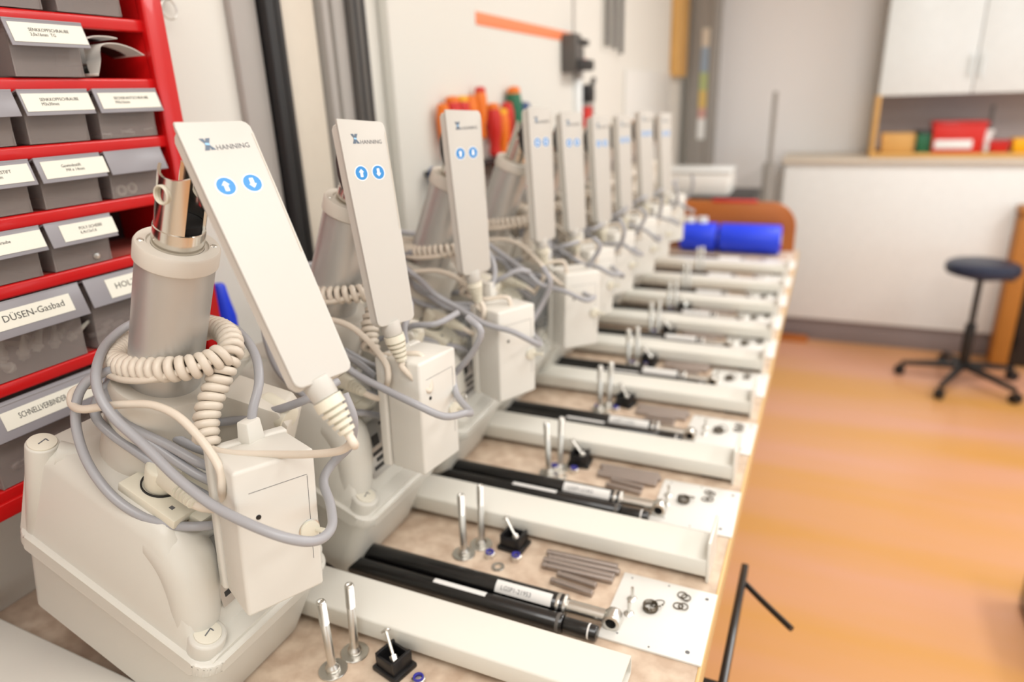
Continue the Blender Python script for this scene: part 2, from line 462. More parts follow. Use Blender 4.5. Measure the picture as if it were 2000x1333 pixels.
drawer(.376, .4505, .469, (.38, .446, .018), 'GEWINDESTIFT\n   M4x8mm', 'translucent drawer whose label ends in IFT at the left picture edge', tx=.28)
drawer(.4525, .528, .469, (.459, .529, .018), 'Gewindestift\n   M4 x 14mm', 'translucent drawer labelled Gewindestift M4 x 14mm', tx=.28)
drawer(.5305, .608, .469, None, '', 'translucent drawer without card holding two clear washers')
drawer(.366, .4435, .403, (.385, .441, .018), 'Senkkopfschraube\n     M3x10', 'translucent drawer labelled pfschraube M3x10 at the left edge', tx=-.12)
drawer(.4455, .524, .403, (.461, .523, .018), 'POLY-SCHEIBE\n6,4x12x1,6', 'translucent drawer labelled POLY-SCHEIBE 6,4x12x1,6', tx=.32)
drawer(.352, .468, .306, (.372, .452, .019), 'DÜSEN-Gasbad', 'large translucent drawer labelled DÜSEN-Gasbad full of white nozzles', tall=.08, lipz=.036, tsize=.0098, tx=.1, tsx=1.0)
drawer(.471, .586, .306, (.496, .57, .022), 'HOLZB', 'large translucent drawer labelled HOLZB behind the grey column', tall=.08, lipz=.032, tsize=.0098, tx=.12, tsx=1.05)
drawer(.335, .470, .197, (.353, .450, .019), 'SCHNELLVERBINDER-GASBAD', 'large translucent drawer labelled SCHNELLVERBINDER-GASBAD in the bottom row', tall=.09, lipz=.038, tsize=.0088, tx=.16, tsx=.62)
drawer(.473, .600, .197, None, '', 'large translucent drawer in the bottom row behind the cable loops', tall=.09, lipz=.038)

# folded paper bags in the gap of the second row
def paper(name, pts, wd, th, label, grp):
    t = MB(); P = catmull(pts, 5)
    for i in range(len(P)-1):
        a, b = P[i], P[i+1]; wv = Vector((-.06, .006, 0)); tv = Vector((0, 0, th))
        vs = [t.bm.verts.new(v) for v in (a, b, b+wv, a+wv, a+tv, b+tv, b+wv+tv, a+wv+tv)]
        for q in ((0, 1, 2, 3), (7, 6, 5, 4), (0, 4, 5, 1), (1, 5, 6, 2), (2, 6, 7, 3), (3, 7, 4, 0)): t.bm.faces.new([vs[k] for k in q])
    bmesh.ops.remove_doubles(t.bm, verts=t.bm.verts, dist=1e-5)
    return tag(t.build(name, 'bag'), label, 'bag', grp)
paper('paper_bag', [(FX+.004, .541, .607), (FX, .5425, .622), (FX-.004, .548, .640), (FX, .556, .647), (FX, .575, .648), (FX+.002, .585, .6465)], .05, .0009, 'pale paper bag folded over in the cabinet gap, upper one', 'paper bags in the red cabinet')
paper('paper_bag', [(FX+.006, .549, .607), (FX+.004, .557, .622), (FX+.002, .563, .638), (FX+.003, .58, .641), (FX+.003, .60, .637), (FX+.003, .615, .630)], .05, .0009, 'pale paper bag folded over in the cabinet gap, lower one', 'paper bags in the red cabinet')

# small parts seen through the drawers
def screw_thing(loc, d, L, r, label, m='zinc', name='small_screw', grp='loose screws in the drawers'):
    t = empty(name, m=along(loc, d)); tag(t, label, 'screw', grp)
    MB().cyl(r*.5, 0, L, n=10).build('shank', m, t)
    MB().lathe([(0, -r*.5), (r*.8, -r*.4), (r, 0), (r*.5, r*.6)], n=16).box((0, 0, -r*.5), (r*1.1, r*.25, r*.2)).box((0, 0, -r*.5), (r*.25, r*1.1, r*.2)).build('head', m, t)
    return t
screw_thing((FX+.0015, .5, .4165), (-1, .4, .1), .018, .0042, 'cross head screw seen through the POLY-SCHEIBE drawer front')
for i, (y, z) in enumerate(((.556, .545), (.572, .5475), (.586, .5455), (.600, .548))):
    screw_thing((FX-.006, y, z), (.1, 1 if i % 2 else -1, .1), .012, .0026, 'small steel screw lying in the SECHSKANTSCHRAUBE drawer')
for i, (y, dz) in enumerate(((.553, 0), (.567, .001))):
    o = MB().torus((0, 0, 0), .005, .0018, frame((0, 0, 0), (0, 1, 0), (0, 0, 1), (1, 0, 0))).build('clear_washer', 'cream'); o.location = (FX-.004, y, .4825+dz)
    tag(o, 'clear plastic washer standing in the cardless drawer, %s one' % ('left', 'right')[i], 'washer', 'clear washers in the drawer')
random.seed(3)
for i in range(12):
    y = .385+i*.0065; x = FX-.012-random.random()*.03; z = .318+random.random()*.012
    d = Vector((random.uniform(-.4, .4), random.uniform(-1, 1), random.uniform(.1, 1.0)))
    t = empty('plastic_nozzle', m=along((x, y, z), d)); tag(t, 'small white plastic nozzle in the DÜSEN-Gasbad drawer', 'nozzle', 'white nozzles in the drawer')
    MB().lathe([(.0035, 0), (.0045, .004), (.006, .005), (.006, .008), (.004, .009), (.0025, .022), (.0015, .03)], n=10).build('nozzle_body', 'labelcard', t)
for i in range(8):
    y = .49+i*.011; t = empty('wooden_dowel', m=along((FX-.012-random.random()*.03, y, .318+random.random()*.006), (random.uniform(-.5, .5), 1, .05)))
    tag(t, 'pale small dowel in the HOLZB drawer', 'dowel', 'pale dowels in the drawer'); MB().cyl(.003, 0, .02, n=8, bev=.0006).build('dowel_body', 'bag', t)
for i in range(9):
    y = .365+i*.012; t = empty('hose_connector', m=along((FX-.014-random.random()*.03, y, .21+random.random()*.01), (random.uniform(-.5, .5), 1, .3)))
    tag(t, 'small brownish connector in the SCHNELLVERBINDER-GASBAD drawer', 'connector', 'connectors in the bottom drawer'); MB().lathe([(.003, 0), (.005, .003), (.005, .009), (.003, .010), (.003, .018)], n=10).build('connector_body', 'pin', t)

# key ring on the wall above the cabinet corner
kr = empty('key_ring', (-.864, .757, .712)); tag(kr, 'steel key ring hanging on the wall beside the red cabinet top', 'key ring')
MB().torus((0, 0, 0), .0125, .0012, frame((.014, 0, -.013), (0, .94, .34), (0, -.34, .94), (1, 0, 0))).build('ring', 'zinc', kr)
MB().box((.008, -.002, .004), (.016, .02, .01), bev=.003).build('hook', 'darkgrey', kr)

# ------------------------------------------------------------------ lifting motors: white housing, lid, grey column
BX, BY, TILT = -.497, .3145, R(22.5)
UNIT_M = Matrix.Translation((BX, BY, 0)) @ Matrix.Rotation(TILT, 4, 'Y')
def make_motor():
    t = empty('lift_motor', m=UNIT_M)
    W, D = .243, .165
    # lower shell, slightly narrower at the bottom
    b = MB(); b.prism(rrect(W-.010, D-.010, .016, 5, -W/2, D/2), .0, .096, top=rrect(W, D, .018, 5, -W/2, D/2)); b.build('lower_shell', 'housing', t)
    # lid: wedge falling to the bench side, drawn in rings
    b = MB(); n = 30; rings = []
    def ztop(x): # x is -u
        u = -x
        if u > .075: return .213+.002*(u-.075)/.16
        if u > .018: return .114+(.213-.114)*min(1, ((u-.018)/.057))**.85
        return .114
    sx = [-.243, -.240, -.233, -.2, -.16, -.12, -.085, -.07, -.058, -.044, -.03, -.018, -.008, -.003, 0]
    for x in sx:
        zt = ztop(x); e = .004 if -.238 < x < -.004 else .010
        dr = (zt-.105)*.07
        y0, y1 = dr, D-dr
        prof = [(0, .105), (y0*.8, zt-.016), (y0+.003, zt-.007), (y0+.011, zt-.001), (y0+.03, zt), (D/2, zt+.001), (y1-.03, zt), (y1-.011, zt-.001), (y1-.003, zt-.007), (D-y0*.8, zt-.016), (D, .105)]
        lower = .010*max(0, 1-abs(x+.243)/.01)
        rings.append([b.bm.verts.new((x, y, max(.105, z-(lower if z > .11 else 0)))) for y, z in prof])
    for i in range(len(rings)-1):
        for k in range(len(rings[0])-1): b.bm.faces.new((rings[i][k], rings[i][k+1], rings[i+1][k+1], rings[i+1][k]))
        b.bm.faces.new((rings[i][0], rings[i+1][0], rings[i+1][-1], rings[i][-1]))
    b.bm.faces.new(rings[0]); b.bm.faces.new(list(reversed(rings[-1])))
    # cone shaped screw channels running down the sloping side
    for v in (.017, D-.017):
        s_ = 1 if v < D/2 else -1
        b.tube([(-.037, v+s_*.004, .104), (-.042, v+s_*.006, .130), (-.054, v+s_*.009, .158), (-.070, v+s_*.012, .178), (-.092, v+s_*.016, .186)], lambda q: .0190+.009*q, n=24, smooth=4)
        b.cyl(.0135, .104, .216, frame((-.2305, v-s_*.004, 0)), n=24, bev=.002)
        b.tube([(-.218, v+s_*.002, .206), (-.198, v+s_*.020, .2045)], lambda q: .013-.004*q, n=16, smooth=3)
        b.cyl(.0165, .102, .126, frame((-.0185, v-s_*.002, 0)), n=24, bev=.0025)
    b.build('lid', 'housing', t, sharp=50)
    # rim flange
    b = MB(); b.prism(rrect(W+.012, D+.012, .021, 6, -W/2, D/2), .092, .1085, bev=.0035); b.build('rim', 'housing', t)
    for (u, v, z) in ((.2305, .013, .2162), (.2305, D-.013, .2162), (.0185, .015, .1262), (.0185, D-.015, .1262)):
        fr = frame((-u, v, z)); c = MB().cyl(.0118, -.001, .0014, fr, n=28, bev=.0005).build('screw_cap', 'cap', t)
        MB().box((0, 0, .0014), (.0012, .009, .0004), fr @ Matrix.Rotation(R(15), 4, 'Z')).box((0, .0, .0014), (.0036, .0012, .0004), fr @ Matrix.Translation((.001, .004, 0))).build('slot', 'greyink', c)
    # column foot collar, aluminium column, cap ring, inner tube with fork
    cx, cy = -.167, D/2
    fr = frame((cx, cy, 0))
    MB().lathe([(.050, .205), (.0475, .235), (.0455, .290), (.0435, .295), (.034, .296)], fr, 48).build('column_collar', 'collar', t)
    col = MB().lathe([(.0312, .262), (.0312, .422)], fr, 56).build('column', 'alu', t)
    MB().lathe([(.0318, .418), (.0334, .4195), (.0334, .4325), (.0322, .4345), (.0240, .4348), (.0232, .4332), (.0206, .4332), (.0200, .422)], fr, 56, cap=False).build('column_cap', 'alucap', t)
    for a in (-2.2, .9):
        MB().lathe([(0, .0008), (.0022, .0006), (.0028, 0)], frame((cx+.0275*math.cos(a), cy+.0275*math.sin(a), .4348)), 12).box((0, 0, .0009), (.0032, .0007, .0004), frame((cx+.0275*math.cos(a), cy+.0275*math.sin(a), .4348))).build('screw', 'zinc', t)
    r, wl = .0196, .0022
    b = MB(); b.lathe([(r+.0008, .428), (r+.0008, .4495), (r, .450), (r-wl, .450), (r-wl, .42)], fr, 48, cap=False)
    for a0 in (-PI/2-1.02, PI/2-1.02):   # the two prongs of the fork
        a1 = a0+2.04; n = 18
        L = [[], [], [], []]
        for k in range(n+1):
            a = a0+(a1-a0)*k/n; zt = .499-.005*math.sin(PI*k/n)
            for j, (rr, zz) in enumerate(((r, .448), (r, zt), (r-wl, zt), (r-wl, .448))):
                L[j].append(b.bm.verts.new((cx+rr*math.cos(a), cy+rr*math.sin(a), zz)))
        for k in range(n):
            for j in range(3): b.bm.faces.new((L[j][k], L[j][k+1], L[j+1][k+1], L[j+1][k]))
        for k in (0, n): b.bm.faces.new([L[j][k] for j in range(4)])
    it = b.build('inner_tube', 'chrome', t, sharp=30)
    MB().cyl(r-wl-.0004, .443, .456, fr, n=28).build('tube_plug', 'blackd', it)  # black disc stands in for the dark inside of the tube
    for s_ in (-1, 1):
        MB().lathe([(.0062, -.003), (.0078, -.003), (.0078, .0022), (.0070, .0030), (.0062, .0026), (.0062, -.003)], frame((cx, cy+s_*(r-.0006), .4805), (1, 0, 0), (0, 0, s_), (0, s_, 0)), 28, cap=False).build('bushing', 'cream', it)
    # mains inlet on top of the lid
    so = MB(); so.box((-.110, .045, .2165), (.068, .050, .010), bev=.0015).box((-.078, .052, .212), (.030, .030, .012), bev=.003)
    so = so.build('mains_inlet', 'cream', t)
    MB().lathe([(.0178, .001), (.0178, .0045), (.0166, .0048), (.0158, .0015)], frame((-.118, .044, .2185)), 28, cap=False).build('socket_ring', 'black', so)
    MB().box((-.090, .030, .2215), (.004, .0035, .0008)).build('inlet_mark', 'greyink', so)
    # rating label on the sloping side
    def P3(u, v):
        return Vector((-u, v, ztop(-u)+.0016))
    nx = (P3(.03, 0)-P3(.055, 0)).normalized()
    fl = frame(P3(.042, .082), (0, 1, 0), tuple(-nx), tuple(Vector((0, 1, 0)).cross(-nx)))
    st = MB().box((0, 0, .0006), (.088, .070, .0006), fl, bev=.0002).build('rating_label', 'silver', t)
    b = MB()
    for k, (x_, y, w_, h_) in enumerate(((.012, .026, .05, .004), (.018, .018, .036, .0016), (.018, .014, .040, .0016), (.016, .009, .034, .0016), (-.026, .010, .014, .014), (-.012, -.006, .050, .0050), (-.010, -.015, .044, .0052), (-.014, -.024, .050, .0050), (.026, -.012, .016, .010))):
        b.box((x_, y, .0011), (w_, h_, .0003), fl)
    b.build('label_print', 'ink', st)
    # terminal box and white knob behind the column
    tb = MB(); tb.prism([(-.034, 0), (.034, 0), (.034, .05), (.022, .062), (-.034, .062)], -.02, .02, frame((-.100, .140, .225), (.94, .34, 0), (0, 0, 1), (.34, -.94, 0)), bev=.0025)
    tb.build('terminal_box', 'collar', t)
    MB().cyl(.014, 0, .036, frame((-.066, .142, .275), (0, 0, 1), (0, 1, 0), (-1, 0, 0)), n=24, bev=.004).build('gland_knob', 'cream', t)
    return t
motor = make_motor()
PLACE = ['closest to the camera', 'second from the camera', 'third from the camera', 'in front of the orange screwdrivers', 'fifth along the wall', 'sixth along the wall', 'seventh along the wall', 'eighth along the wall', 'farthest, next to the blue rolls']
for k in range(9):
    o = motor if k == 0 else copy_tree(motor)
    if k:
        o.matrix_world = Matrix.Translation((random.uniform(-.006, .006), OFF[k], 0)) @ UNIT_M
        if k > 3:   # the inner tubes of the far columns are pushed further in
            for c_ in kids(o):
                if c_.name.startswith('inner_tube'): c_.location.z = -.03
        if k in (2, 3): o.matrix_world = o.matrix_world @ Matrix.Rotation(R(1.0), 4, 'Z')
    tag(o, 'white lift motor housing with grey column, ' + PLACE[k], 'motor', 'white lift motors in a row along the wall')

# ------------------------------------------------------------------ hand controls
def hand_matrix(T, B, az):
    T, B = Vector(T), Vector(B); z = (T-B).normalized(); a = R(az)
    n0 = Vector((math.sin(a), -math.cos(a), 0)); n = (n0-z*n0.dot(z)).normalized(); y = -n; x = y.cross(z)
    return frame(B, x, y, z)
def make_hand():
    t = empty('hand_control')
    H = .2147; fr = frame((0, 0, 0), (1, 0, 0), (0, 0, 1), (0, -1, 0))
    out = []
    def arc(cx, cz, r, a0, a1, n=5): return [(cx+r*math.cos(R(a0+(a1-a0)*k/n)), cz+r*math.sin(R(a0+(a1-a0)*k/n))) for k in range(n+1)]
    out += arc(-.0236+.006, .006, .006, 180, 270); out += arc(.0236-.005, .006, .005, 270, 360)
    out += [(.0275, H-.055), (.0292, H-.012)] + arc(.0282-.005, H-.006, .005, 0, 90) + [(-.0275, H+.002), (-.0278, H-.003), (-.0272, H-.06)]
    b = MB(); b.prism(out, 0.0, .0035, frame((0, 0, 0), (1, 0, 0), (0, 0, 1), (0, -1, 0)) @ Matrix.Translation((0, 0, -.0035)), bev=.0011, seg=3)
    b.build('front_cover', 'hand', t)
    back = [(x*.93, .003+(z-.003)*.985) for x, z in out]
    b = MB(); b.prism(back, -.0165, -.0035, fr, bev=.003, seg=3, top=None); b.build('back_shell', 'psu', t)
    MB().tube([(.0272, -.0002, H-.012), (.0266, -.0003, H-.05), (.0247, -.0003, .10)], .0003, n=6, smooth=4).build('edge_groove', 'profile', t)
    # emblem and name
    e = MB(); ef = frame((-.0105, -.00012, .1963), (1, 0, 0), (0, 0, 1), (0, -1, 0))
    e.prism([(-.0046, .0048), (-.0014, .0048), (-.0006, .0022), (.0002, .0048), (.0036, .0048), (.0018, .0006), (.0016, -.001), (.0050, -.0050), (.0016, -.0050), (.0009, -.0026), (.0002, -.0050), (-.0034, -.0050), (-.0018, -.001), (-.0017, .0006)], 0, .00015, ef)
    em = e.build('emblem', 'logo', t)
    MB().prism([(-.0016, .0010), (.0014, .0006), (.0016, -.0010), (-.0013, -.0006)], .00016, .00024, ef).build('emblem_bar', 'logolight', em)
    text_mesh('brand_lettering', 'HANNING', .0060, 'greyink', t, frame((-.0052, -.00015, .1908), (1, 0, 0), (0, 0, 1), (0, -1, 0)), .93)
    for x, up in ((-.0103, 1), (.0103, -1)):
        bf = frame((x, 0, .1612), (1, 0, 0), (0, 0, 1), (0, -1, 0))
        w_ = MB().cyl(.0079, -.0002, .00012, bf, n=36).build('up_button' if up > 0 else 'down_button', 'whiteicon', t)
        MB().cyl(.0071, 0, .00024, bf, n=36).build('button_disc', 'blueicon', w_)
        s_ = up
        MB().prism([(p[0], p[1]*s_) for p in ((0, .0042), (.0030, .0008), (.0015, .0008), (.0015, -.0040), (-.0015, -.0040), (-.0015, .0008), (-.0030, .0008))], .00025, .00034, bf).build('arrow', 'whiteicon', w_)
    # strain relief
    nf = along((-.004, .0085, .004), (.17, .03, -1))
    b = MB(); b.cyl(.0112, 0, .016, nf, n=28, bev=.001, r2=.0102); b.build('cable_socket', 'hand', t)
    prof = [(.0112, .0162), (.0112, .024)]; z = .024
    for i in range(4):
        r0 = .0106-.0012*i
        prof += [(r0-.0026, z+.0002), (r0-.0026, z+.0018), (r0-.0002, z+.0020), (r0-.0006, z+.0052)]; z += .0054
    prof += [(.0040, z), (.0036, z+.003)]
    b = MB(); b.lathe(prof, nf, 28); b.build('strain_relief', 'cream', t, sharp=25)
    # black hook that hangs on the column tube
    hk = MB(); pts = [(-.016*1, 0.016, .190-.0), (-.016, .022, .186), (-.016, .027, .172), (-.016, .0265, .155), (-.016, .018, .140)]
    hk.prism([(0.0, .197), (.008, .194), (.0155, .180), (.017, .165), (.013, .150), (0.0, .138)], -.02, .02, frame((0, .0165, 0), (0, 1, 0), (0, 0, 1), (1, 0, 0)), bev=.002)
    hk.build('hook', 'black', t)
    return t
HT = [((-.428, .401, .560), (-.319, .363, .379), 70),
      ((-.447, .614, .553), (-.406, .585, .343), 68),
      ((-.439, .826, .548), (-.427, .8185, .3405), 64),
      ((-.431, 1.074, .540), (-.423, 1.069, .3365), 70)]
for k, (x, z1, z0) in enumerate(((-.452, .5290, .3143), (-.4496, .5240, .3000), (-.448, .5205, .2950), (-.442, .515, .298), (-.438, .5026, .285))):
    y = .392+OFF[4+k]
    f_ = .958
    HT.append(((x*f_, y*f_, .57-(.57-z1)*f_), ((x+.014)*f_, (y-.008)*f_, .57-(.57-z0)*f_), 66+3*(k % 3)))
hand = make_hand()
CB = {
 'A': [(-0.4376,0.3924,0.2979), (-0.4384,0.4004,0.3190), (-0.4433,0.4174,0.3383), (-0.4645,0.4378,0.3553), (-0.5049,0.4587,0.3666), (-0.5520,0.4680,0.3711), (-0.6002,0.4629,0.3702), (-0.6149,0.4328,0.3704), (-0.5886,0.3862,0.3699), (-0.5579,0.3510,0.3634), (-0.5406,0.3355,0.3483), (-0.5219,0.3309,0.3297), (-0.4900,0.3300,0.3090), (-0.4545,0.3270,0.2872), (-0.4175,0.3263,0.2700), (-0.3788,0.3282,0.2593), (-0.3521,0.3366,0.2492), (-0.3431,0.3542,0.2387), (-0.3489,0.3788,0.2338), (-0.3674,0.4013,0.2382), (-0.3874,0.4189,0.2471), (-0.3877,0.4345,0.2571), (-0.3693,0.4391,0.2768), (-0.3569,0.4335,0.3074), (-0.3667,0.4374,0.3288)],
 'B': [(-0.5486,0.3645,0.3571), (-0.5625,0.3566,0.3534), (-0.5748,0.3481,0.3463), (-0.5804,0.3395,0.3309), (-0.5777,0.3315,0.3076), (-0.5656,0.3261,0.2798), (-0.5450,0.3253,0.2537), (-0.5205,0.3296,0.2358), (-0.4928,0.3384,0.2259), (-0.4699,0.3530,0.2211), (-0.4681,0.3784,0.2094)],
 'S1': [(-0.5599,0.3671,0.3472), (-0.5716,0.3559,0.3326), (-0.5738,0.3482,0.3156), (-0.5600,0.3484,0.3000), (-0.5350,0.3528,0.2819), (-0.5080,0.3580,0.2637), (-0.4789,0.3643,0.2454), (-0.4667,0.3758,0.2306)],
 'S2': [(-0.5743,0.3696,0.3407), (-0.5555,0.3498,0.3278), (-0.5389,0.3496,0.3082), (-0.5147,0.3547,0.2925), (-0.4924,0.3587,0.2769), (-0.4705,0.3636,0.2634), (-0.4567,0.3767,0.2510)],
 'S3': [(-0.5809,0.3779,0.3400), (-0.5654,0.3678,0.3260), (-0.5475,0.3698,0.3100), (-0.5202,0.3755,0.2924), (-0.4989,0.3892,0.2726), (-0.4779,0.4065,0.2622), (-0.4617,0.4349,0.2560), (-0.4634,0.4593,0.2603)],
 'S4': [(-0.5599,0.3628,0.3365), (-0.5485,0.3499,0.3200), (-0.5318,0.3523,0.3067), (-0.5045,0.3595,0.2929), (-0.4782,0.3656,0.2776), (-0.4665,0.3774,0.2642)],
 'G': [(-0.5759,0.4119,0.2719), (-0.5403,0.4192,0.2785), (-0.5053,0.4257,0.2837), (-0.4788,0.4397,0.2882), (-0.4492,0.4511,0.2971), (-0.4246,0.4608,0.3075), (-0.4163,0.4900,0.3127)],
 'H': [(-0.5132,0.4862,0.2683), (-0.4917,0.4780,0.2520), (-0.4705,0.4699,0.2362), (-0.4605,0.4646,0.2112)],
 'Wt': [(-0.4516,0.3636,0.2416), (-0.4249,0.3418,0.2734), (-0.4242,0.3437,0.2893), (-0.4354,0.3480,0.3014), (-0.4527,0.3514,0.3154), (-0.4740,0.3528,0.3290), (-0.4968,0.3507,0.3357), (-0.5211,0.3452,0.3353), (-0.5454,0.3385,0.3320), (-0.5659,0.3335,0.3285), (-0.5838,0.3371,0.3290), (-0.5942,0.3461,0.3344), (-0.5948,0.3581,0.3358), (-0.5896,0.3714,0.3337)],
 'Cc': [(-0.3270,0.3799,0.3294), (-0.3206,0.3810,0.3246), (-0.3206,0.3832,0.3154), (-0.3357,0.3840,0.3056), (-0.3645,0.3799,0.2994), (-0.3984,0.3745,0.2956), (-0.4295,0.3656,0.2947), (-0.4494,0.3627,0.2958), (-0.4602,0.3647,0.2986)],
 'Ct': [(-0.4666,0.4058,0.3656), (-0.4692,0.3860,0.3631), (-0.4843,0.3716,0.3591), (-0.5074,0.3590,0.3543), (-0.5364,0.3562,0.3514), (-0.5643,0.3609,0.3515)],
 'P': [(-0.4548,0.3358,0.2578), (-0.4502,0.3396,0.2531), (-0.4479,0.3496,0.2460), (-0.4514,0.3629,0.2394)],
 'coil': [(-0.4602,0.3647,0.2986), (-0.4666,0.3721,0.3101), (-0.4700,0.3821,0.3246), (-0.4701,0.3937,0.3392), (-0.4685,0.4062,0.3541), (-0.4727,0.4196,0.3633), (-0.4926,0.4365,0.3702), (-0.5303,0.4535,0.3683), (-0.5745,0.4681,0.3534), (-0.6159,0.4642,0.3474), (-0.6304,0.4412,0.3507), (-0.6087,0.4059,0.3545), (-0.5778,0.3795,0.3550), (-0.5425,0.3675,0.3577), (-0.5154,0.3668,0.3596), (-0.4950,0.3708,0.3608), (-0.4809,0.3798,0.3611), (-0.4717,0.3927,0.3621), (-0.4666,0.4058,0.3656)],

}
def shift(pts, k, j=0.0):
    rnd = random.Random(k*17+3)
    return [(p[0]+(rnd.uniform(-j, j) if k else 0), p[1]+OFF[k]+(rnd.uniform(-j, j) if k else 0), p[2]+(rnd.uniform(-j, j) if k else 0)) for p in pts]
hands = [hand] + [copy_tree(hand) for k in range(8)]
for k in range(9):
    o = hands[k]
    hm = hand_matrix(*HT[k]); o.matrix_world = hm
    tag(o, 'white hand control with two blue arrow buttons, ' + ['closest to the camera', 'second from the camera', 'third from the camera', 'fourth, beside the orange screwdrivers', 'fifth in the row', 'sixth in the row', 'seventh in the row', 'eighth in the row', 'farthest in the row'][k], 'remote control', 'hand controls hanging on the motor columns')
    tip = hm @ Vector((.0035, .0098, -.044)); tip2 = hm @ Vector((.0045, .010, -.052))
    cc = shift(CB['Cc'], k); mid = [tip, tip2] + [Vector(p) for p in cc[2:]]
    if k: mid = [tip, tip2, (tip2+Vector(cc[4]))/2 + Vector((0, .0, -.035))] + [Vector(p) for p in cc[5:]]
    inv = hm.inverted(); b = MB()
    b.tube(mid, .0034, n=10, smooth=8)
    if k < 6:
        b.tube(helix(shift(CB['coil'], k),   .0078, .0083, 12 if k == 0 else 9), .0040 if k == 0 else .0037, n=9 if k == 0 else 6, smooth=0)
    else:
        b.tube(shift(CB['coil'], k), .0115, n=8, smooth=3)
    b.tube(shift(CB['Ct'], k), .0032, n=10)
    b.build('coiled_cord', 'whitecable', o, sharp=80, fr=inv)

# grey motor cables, looped round each column
for k in range(9):
    t = empty('motor_cable', (BX, BY+OFF[k], .25))
    tag(t, 'grey cable looped round the motor column, ' + PLACE[k], 'cable', 'grey cables looped on the motors')
    inv = Matrix.Translation((-BX, -BY-OFF[k], -.25)); j = .006
    for key in ('A', 'B', 'S1', 'S2', 'S3', 'S4', 'G', 'H'):
        if k > 4 and key in ('S2', 'S4', 'H'): continue
        MB().tube(shift(CB[key], k, j), .0042, n=12 if k == 0 else 8, smooth=8 if k == 0 else 4).build('cable_loop', 'greycable', t, sharp=80, fr=inv)
    p = Vector(shift(CB['A'], k, 0)[0])
    MB().prism([(-.0105, -.008), (.0105, -.008), (.0105, .008), (-.0105, .008)], -.018, .016, along(p+Vector((0, 0, -.001)), (0.02, 0, 1)), bev=.0015, top=[(-.008, -.006), (.008, -.006), (.008, .006), (-.008, .006)]).build('cable_gland', 'psu', t, fr=inv)

# crumpled clear plastic bags lying on the slopes of the second and third motor
for i, (bx, by, bz, a, b_, c_) in enumerate(((-.490, .690, .215, .042, .045, .040), (-.482, .935, .200, .048, .050, .060), (-.488, 1.17, .200, .045, .05, .05))):
    rnd = random.Random(i+5); m = MB(); m.ball((0, 0, 0), 1.0, n=40)
    dirs = [(Vector((rnd.uniform(-1, 1), rnd.uniform(-1, 1), rnd.uniform(-1, 1))).normalized(), rnd.uniform(2, 7), rnd.uniform(0, 6)) for _ in range(14)]
    for v in m.bm.verts:
        d = v.co.normalized(); f_ = 1+sum(.045*abs(math.sin(w_*4*d.dot(q_)+ph)) for q_, w_, ph in dirs)-.25
        v.co = Vector((d.x*a, d.y*b_, d.z*c_))*f_
    o = m.build('plastic_bag', 'film', sharp=20); o.location = (bx, by, bz)
    tag(o, 'crumpled clear plastic bag on the side of the %s motor' % ['second', 'third', 'fourth'][i], 'bag', 'plastic bags on the motors')

# power supply boxes hanging at the bench side of each motor
def make_psu():
    w, d, h = .071, .064, .137
    t = empty('power_supply')
    b = MB(); b.prism([(0, 0), (w, 0), (w-.002, d-.014), (.002, d-.014)], 0, h, None, bev=.0035, seg=3); b.build('supply_body', 'psu', t)
    b = MB(); b.box((w/2, d-.007, h/2), (w+.001, .0125, h+.001), bev=.003, seg=3); b.build('back_plate', 'psu', t)
    b = MB()   # fine groove of the front inlay
    b.box((w*.52, 0, h-.022), (w*.72, .0004, .0004)); b.box((w*.88, 0, h*.53), (.0004, .0004, h*.60)); b.build('inlay_groove', 'greyink', t)
    MB().cyl(.0022, -.001, .0008, frame((.0175, 0, h*.665), (1, 0, 0), (0, 0, 1), (0, -1, 0)), n=20, bev=.0004).build('indicator_light', 'black', t)
    lk = frame((w-.0105, 0, h*.45), (1, 0, 0), (0, 0, 1), (0, -1, 0))
    l = MB().cyl(.0098, -.001, .0008, lk, n=32, bev=.0003).build('lock_ring', 'zinc', t)
    MB().cyl(.0088, 0, .0035, lk, n=32, bev=.0008).build('lock_cylinder', 'cream', l)
    MB().box((.004, -.001, .010), (.0045, .0035, .018), lk @ Matrix.Rotation(R(28), 4, 'Y'), bev=.001).build('key', 'cream', l)
    MB().torus((.011, .006, .017), .0075, .0005, lk @ Matrix.Rotation(R(25), 4, 'X') @ Matrix.Rotation(R(60), 4, 'Y')).build('key_ring', 'zinc', l)
    return t
def psu_matrix(p, yaw, tx=0, ty=0):
    return Matrix.Translation(p) @ Matrix.Rotation(R(yaw), 4, 'Z') @ Matrix.Rotation(R(tx), 4, 'X') @ Matrix.Rotation(R(ty), 4, 'Y')
psu = make_psu()
PS = [((-.408, .328, .160), 67, 0, 4), ((-.386, .583, .160), 84, 0, 2), ((-.397, .812, .150), 66, 0, 1), ((-.395, 1.075, .140), 50, 0, 2)]
for k in range(4, 9): PS.append(((-.404, .345+OFF[k], .145), 58+4*(k % 3), 0, 2))
psus = [psu] + [copy_tree(psu) for k in range(8)]
